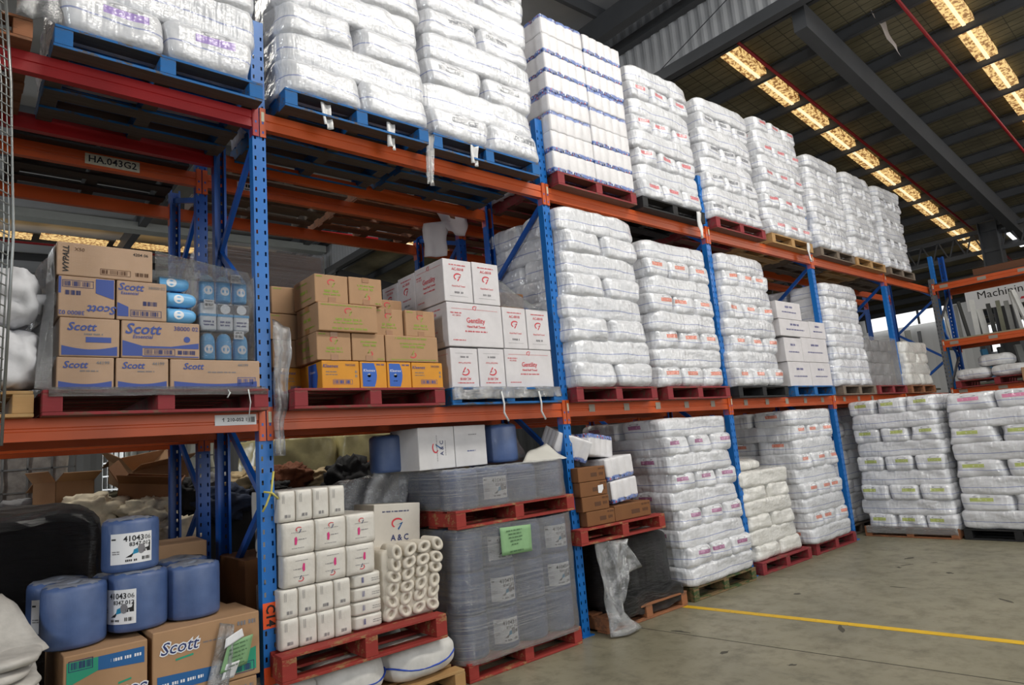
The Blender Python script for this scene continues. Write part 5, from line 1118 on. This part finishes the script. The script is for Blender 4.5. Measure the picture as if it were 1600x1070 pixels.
# loads closing the aisle
pallet(9.05, -.57, .001, P_BROWN, 'brown pallet under the green-labelled load across the aisle', rotz=-PI/2); stack(9.06, -.585, .10, 1.14, 1.14, 9, .197, '3B', 'green', 'the left load across the aisle', rotz=-PI/2, seed=25, lean=(0, 0))
sheet('stretch_film', ((8.455, -.02, .05), (8.47, -1.15, .05), (8.455, -1.15, .15), (8.445, -.02, .15)), 24, 4, FILM_H, .01, 51, 'clear film skirt round the pallet across the aisle')
pallet(9.10, -1.78, .001, P_BLACK, 'black pallet at the right edge of the aisle', rotz=-PI/2); stack(9.10, -1.80, .137, 1.16, 1.14, 8, .213, 'B2', 'green', 'the right load across the aisle', rotz=-PI/2, seed=26, kinds=['green', 'green', 'green', 'green', 'green', 'green', 'green', 'pink'])
pallet(9.05, -3.05, .001, P_BLACK, 'pallet beyond the right edge of the aisle', rotz=-PI/2); stack(9.10, -3.02, .137, 1.16, 1.14, 8, .213, 'B2', 'green', 'the load beyond the right edge', rotz=-PI/2, seed=27)

# ================================================================== CROSS RACK at the aisle end
RX = 12.9
def cross_frame(y, label):
    c = empty('rack_frame', (RX, y, 0), -PI/2, label, 'rack frame', 'cross rack frames')
    link('post', post_me(4.2, GREYPOST), c); link('post', post_me(4.76, BLUE_D), c, (0, .9, 0), (0, 0, PI))
    for k in range(6): bar('brace', (0, .05 if k % 2 else .85, .3+k*.6), (0, .85 if k % 2 else .05, .9+k*.6), .03, .045, GREYPOST if k % 2 else BLUE_D, c)
for y, lb in ((-.08, 'grey cross-rack frame beside the end of the shelves'), (-2.85, 'grey cross-rack frame beyond the right edge')): cross_frame(y, lb)
for z, ln in ((4.07, 'top'), (2.97, 'middle'), (2.05, 'lower')):
    for xx, nm in ((RX, 'front'), (RX+.9, 'rear')):
        b = beam(0, 2.77, 0, z, ORANGE, f'orange {nm} beam of the cross rack, {ln} shelf', rotz=-PI/2, origin=(xx, -.08, z), group='cross rack beams', stickers=nm == 'front')
        if nm == 'front':
            for k in range(3): link('capacity_label', box_me(-.07, .07, -.0015, 0, -.03, .03, MAT['grey_sticker']), b, (.2+k*.62, -.001, -.05))
tag(link('shelf_board', box_me(RX+.02, RX+.88, -2.8, -.12, 4.075, 4.10, plain('dark_board', lin(70, 58, 48), .8))), 'dark board deck on the cross rack, top shelf', 'shelf board'); tag(link('shelf_board', box_me(RX+.02, RX+.88, -2.8, -.12, 2.975, 3.0, plain('pale_board', lin(150, 140, 116), .8))), 'pale board deck on the cross rack, middle shelf', 'shelf board')
tag(link('timber_beam', box_me(RX+.15, RX+.35, -2.6, -.75, 4.102, 4.24, plain('brown_timber', lin(104, 66, 44), .8))), 'brown timber lying on the cross rack top', 'timber')
pallet(RX+.5, -.85, 2.056, P_RED, 'red pallet on the cross rack lower shelf', rotz=-PI/2, w=1.3)
for i, (x, y, z, w) in enumerate(((13.15, -.45, 2.195, .48), (13.15, -1.02, 2.195, .52), (13.2, -.82, 2.41, .55))): tag(link('bag', pillow_me(w, .55, .21, 80+i, BAG['loose'], e=3.4, n=14, wr=.03), None, (x, y, z), (0, 0, -PI/2*0)), f'limp white bag on the cross rack, {["left", "right", "upper"][i]} of three', 'bag', 'limp bags on the cross rack')
tag(link('carton', box_me(12.7, 13.3, -2.1, -1.25, 2.056, 2.30, CARD, .01)), 'tan carton under film on the cross rack', 'box')
# racks of profiles and the Machining sign beyond
SG = empty('sign_board', (16.6, -1.0, 3.93), -PI/2+.0, 'white sign board reading Machining above the far racks', 'sign')
link('panel', box_me(-1.35, 1.35, 0, .04, -.02, .50, PAPER), SG); o = link('lettering', text_me('Machining', INK['black'], 0, 0), SG); o.matrix_basis = Matrix.Translation((-.62, -.004, .30)) @ FROT['F'] @ Matrix.Diagonal((.25, .25, 1, 1)); link('red_mark', poly_me([[(-.08, 0), (.08, 0), (.05, .05), (-.05, .05)]], INK['red']), SG, (-.25, -.004, .06), (PI/2, 0, 0))
for k in range(3): link('support', box_me(-.04, .04, .04, .1, -4.05, 0, STEEL), SG, (-1.2+k*1.2, 0, 0))
NUM = 'first second third fourth fifth sixth seventh eighth ninth tenth eleventh twelfth thirteenth fourteenth fifteenth sixteenth seventeenth eighteenth nineteenth twentieth twenty-first twenty-second twenty-third twenty-fourth'.split()
STK = [plain('profile_'+n, c, .4, var=.1) for n, c in (('white', lin(210, 212, 210)), ('grey', lin(140, 142, 140)), ('olive', lin(120, 122, 104)), ('dark', lin(60, 62, 62)), ('blue', lin(60, 130, 170)))]
def rackbox(x, y0, y1, zs, label):
    c = empty('profile_rack', (x, (y0+y1)/2, 0), 0, label, 'rack', 'profile racks'); w = y1-y0
    for yy in (-w/2, 0, w/2): link('post', box_me(-.03, .03, yy-.03, yy+.03, 0, max(zs)+1.3, GREYPOST), c)
    for z in zs: link('shelf', box_me(-.05, .75, -w/2, w/2, z-.04, z, plain('shelf_steel', lin(120, 118, 104), .5, .3)), c)
rackbox(15.2, -3.4, .6, (2.2, 3.05), 'grey steel rack full of profiles behind the cross rack'); rackbox(15.2, 1.0, 5.0, (2.195,), 'grey steel rack full of profiles seen through the last bay')
for i in range(44):
    y = -3.2+i*.155 if i < 24 else 1.2+(i-24)*.18; m = R.choice((STK[0], STK[0], STK[1], STK[2], STK[3], STK[1], STK[0])) ; h = R.uniform(.7, 1.05); z0 = 3.052 if i < 24 else 2.2
    tag(bar('profile', (15.25, y, z0), (15.5, y+R.uniform(.05, .25), z0+h*(1 if i < 24 else 1.35)), R.uniform(.05, .12), .05, m), f'{NUM[i % 24]} leaning profile from the left {"behind the cross rack" if i < 24 else "seen through the last bay"}', 'profile', 'leaning profiles')
for i in range(10):
    y = -2.9+i*.3; m = STK[(0, 3, 1, 4, 3, 0, 2, 1, 3, 4)[i]]
    tag(bar('profile', (15.3, y, 2.202), (15.4, y+.1, 2.9), .12, .06, m), f'{NUM[i]} upright profile from the left on the lower steel shelf', 'profile', 'upright profiles on the lower shelf')
for i in range(7): tag(link('binder', box_me(-.15, .15, -.035, .035, 0, .27, [STK[0], plain('orange_binder', lin(222, 110, 60), .5)][i > 2], .004), None, (15.25, -1.55-i*.085, 3.052)), f'{NUM[i]} binder from the left on the steel shelf', 'binder', 'binders on the steel shelf')
# ================================================================== wire mesh guard at the left edge
cgm = empty('mesh_guard', (-1.36, -.30, 2.0), 0, 'grey wire mesh guard at the left edge of the picture', 'mesh guard')
for i in range(8): link('wire', cached('mgv', lambda: tube_me([(0, 0, -.1), (.015, 0, .9), (-.02, 0, 1.7), (-.075, 0, 2.3)], .004, GALV, 6)), cgm, (-.012-i*.02, .0, 0))
for j in range(44): link('wire', cached('mgh', lambda: tube_me([(-.3, 0, .16), (-.15, 0, .08), (.0, 0, 0)], .0035, GALV, 6)), cgm, (.0+(-.0 if j < 30 else -.012*(j-30)*.4), -.004, -.05+j*.052))
link('edge_bar', tube_me([(.005, 0, -.15), (.02, 0, .9), (-.012, 0, 1.7), (-.06, 0, 2.3)], .007, GALV, 8), cgm)
for i in range(5): tag(link('bundle', pillow_me(.6, .5, .46, 90+i, GREYCL, e=3.5, n=14, wr=.04), None, (-1.72-.008*i, -.02, 2.14+i*.455)), f'pale textile bundle behind the wire guard, {ORD[i]} one', 'textile', 'bundles behind the wire guard')
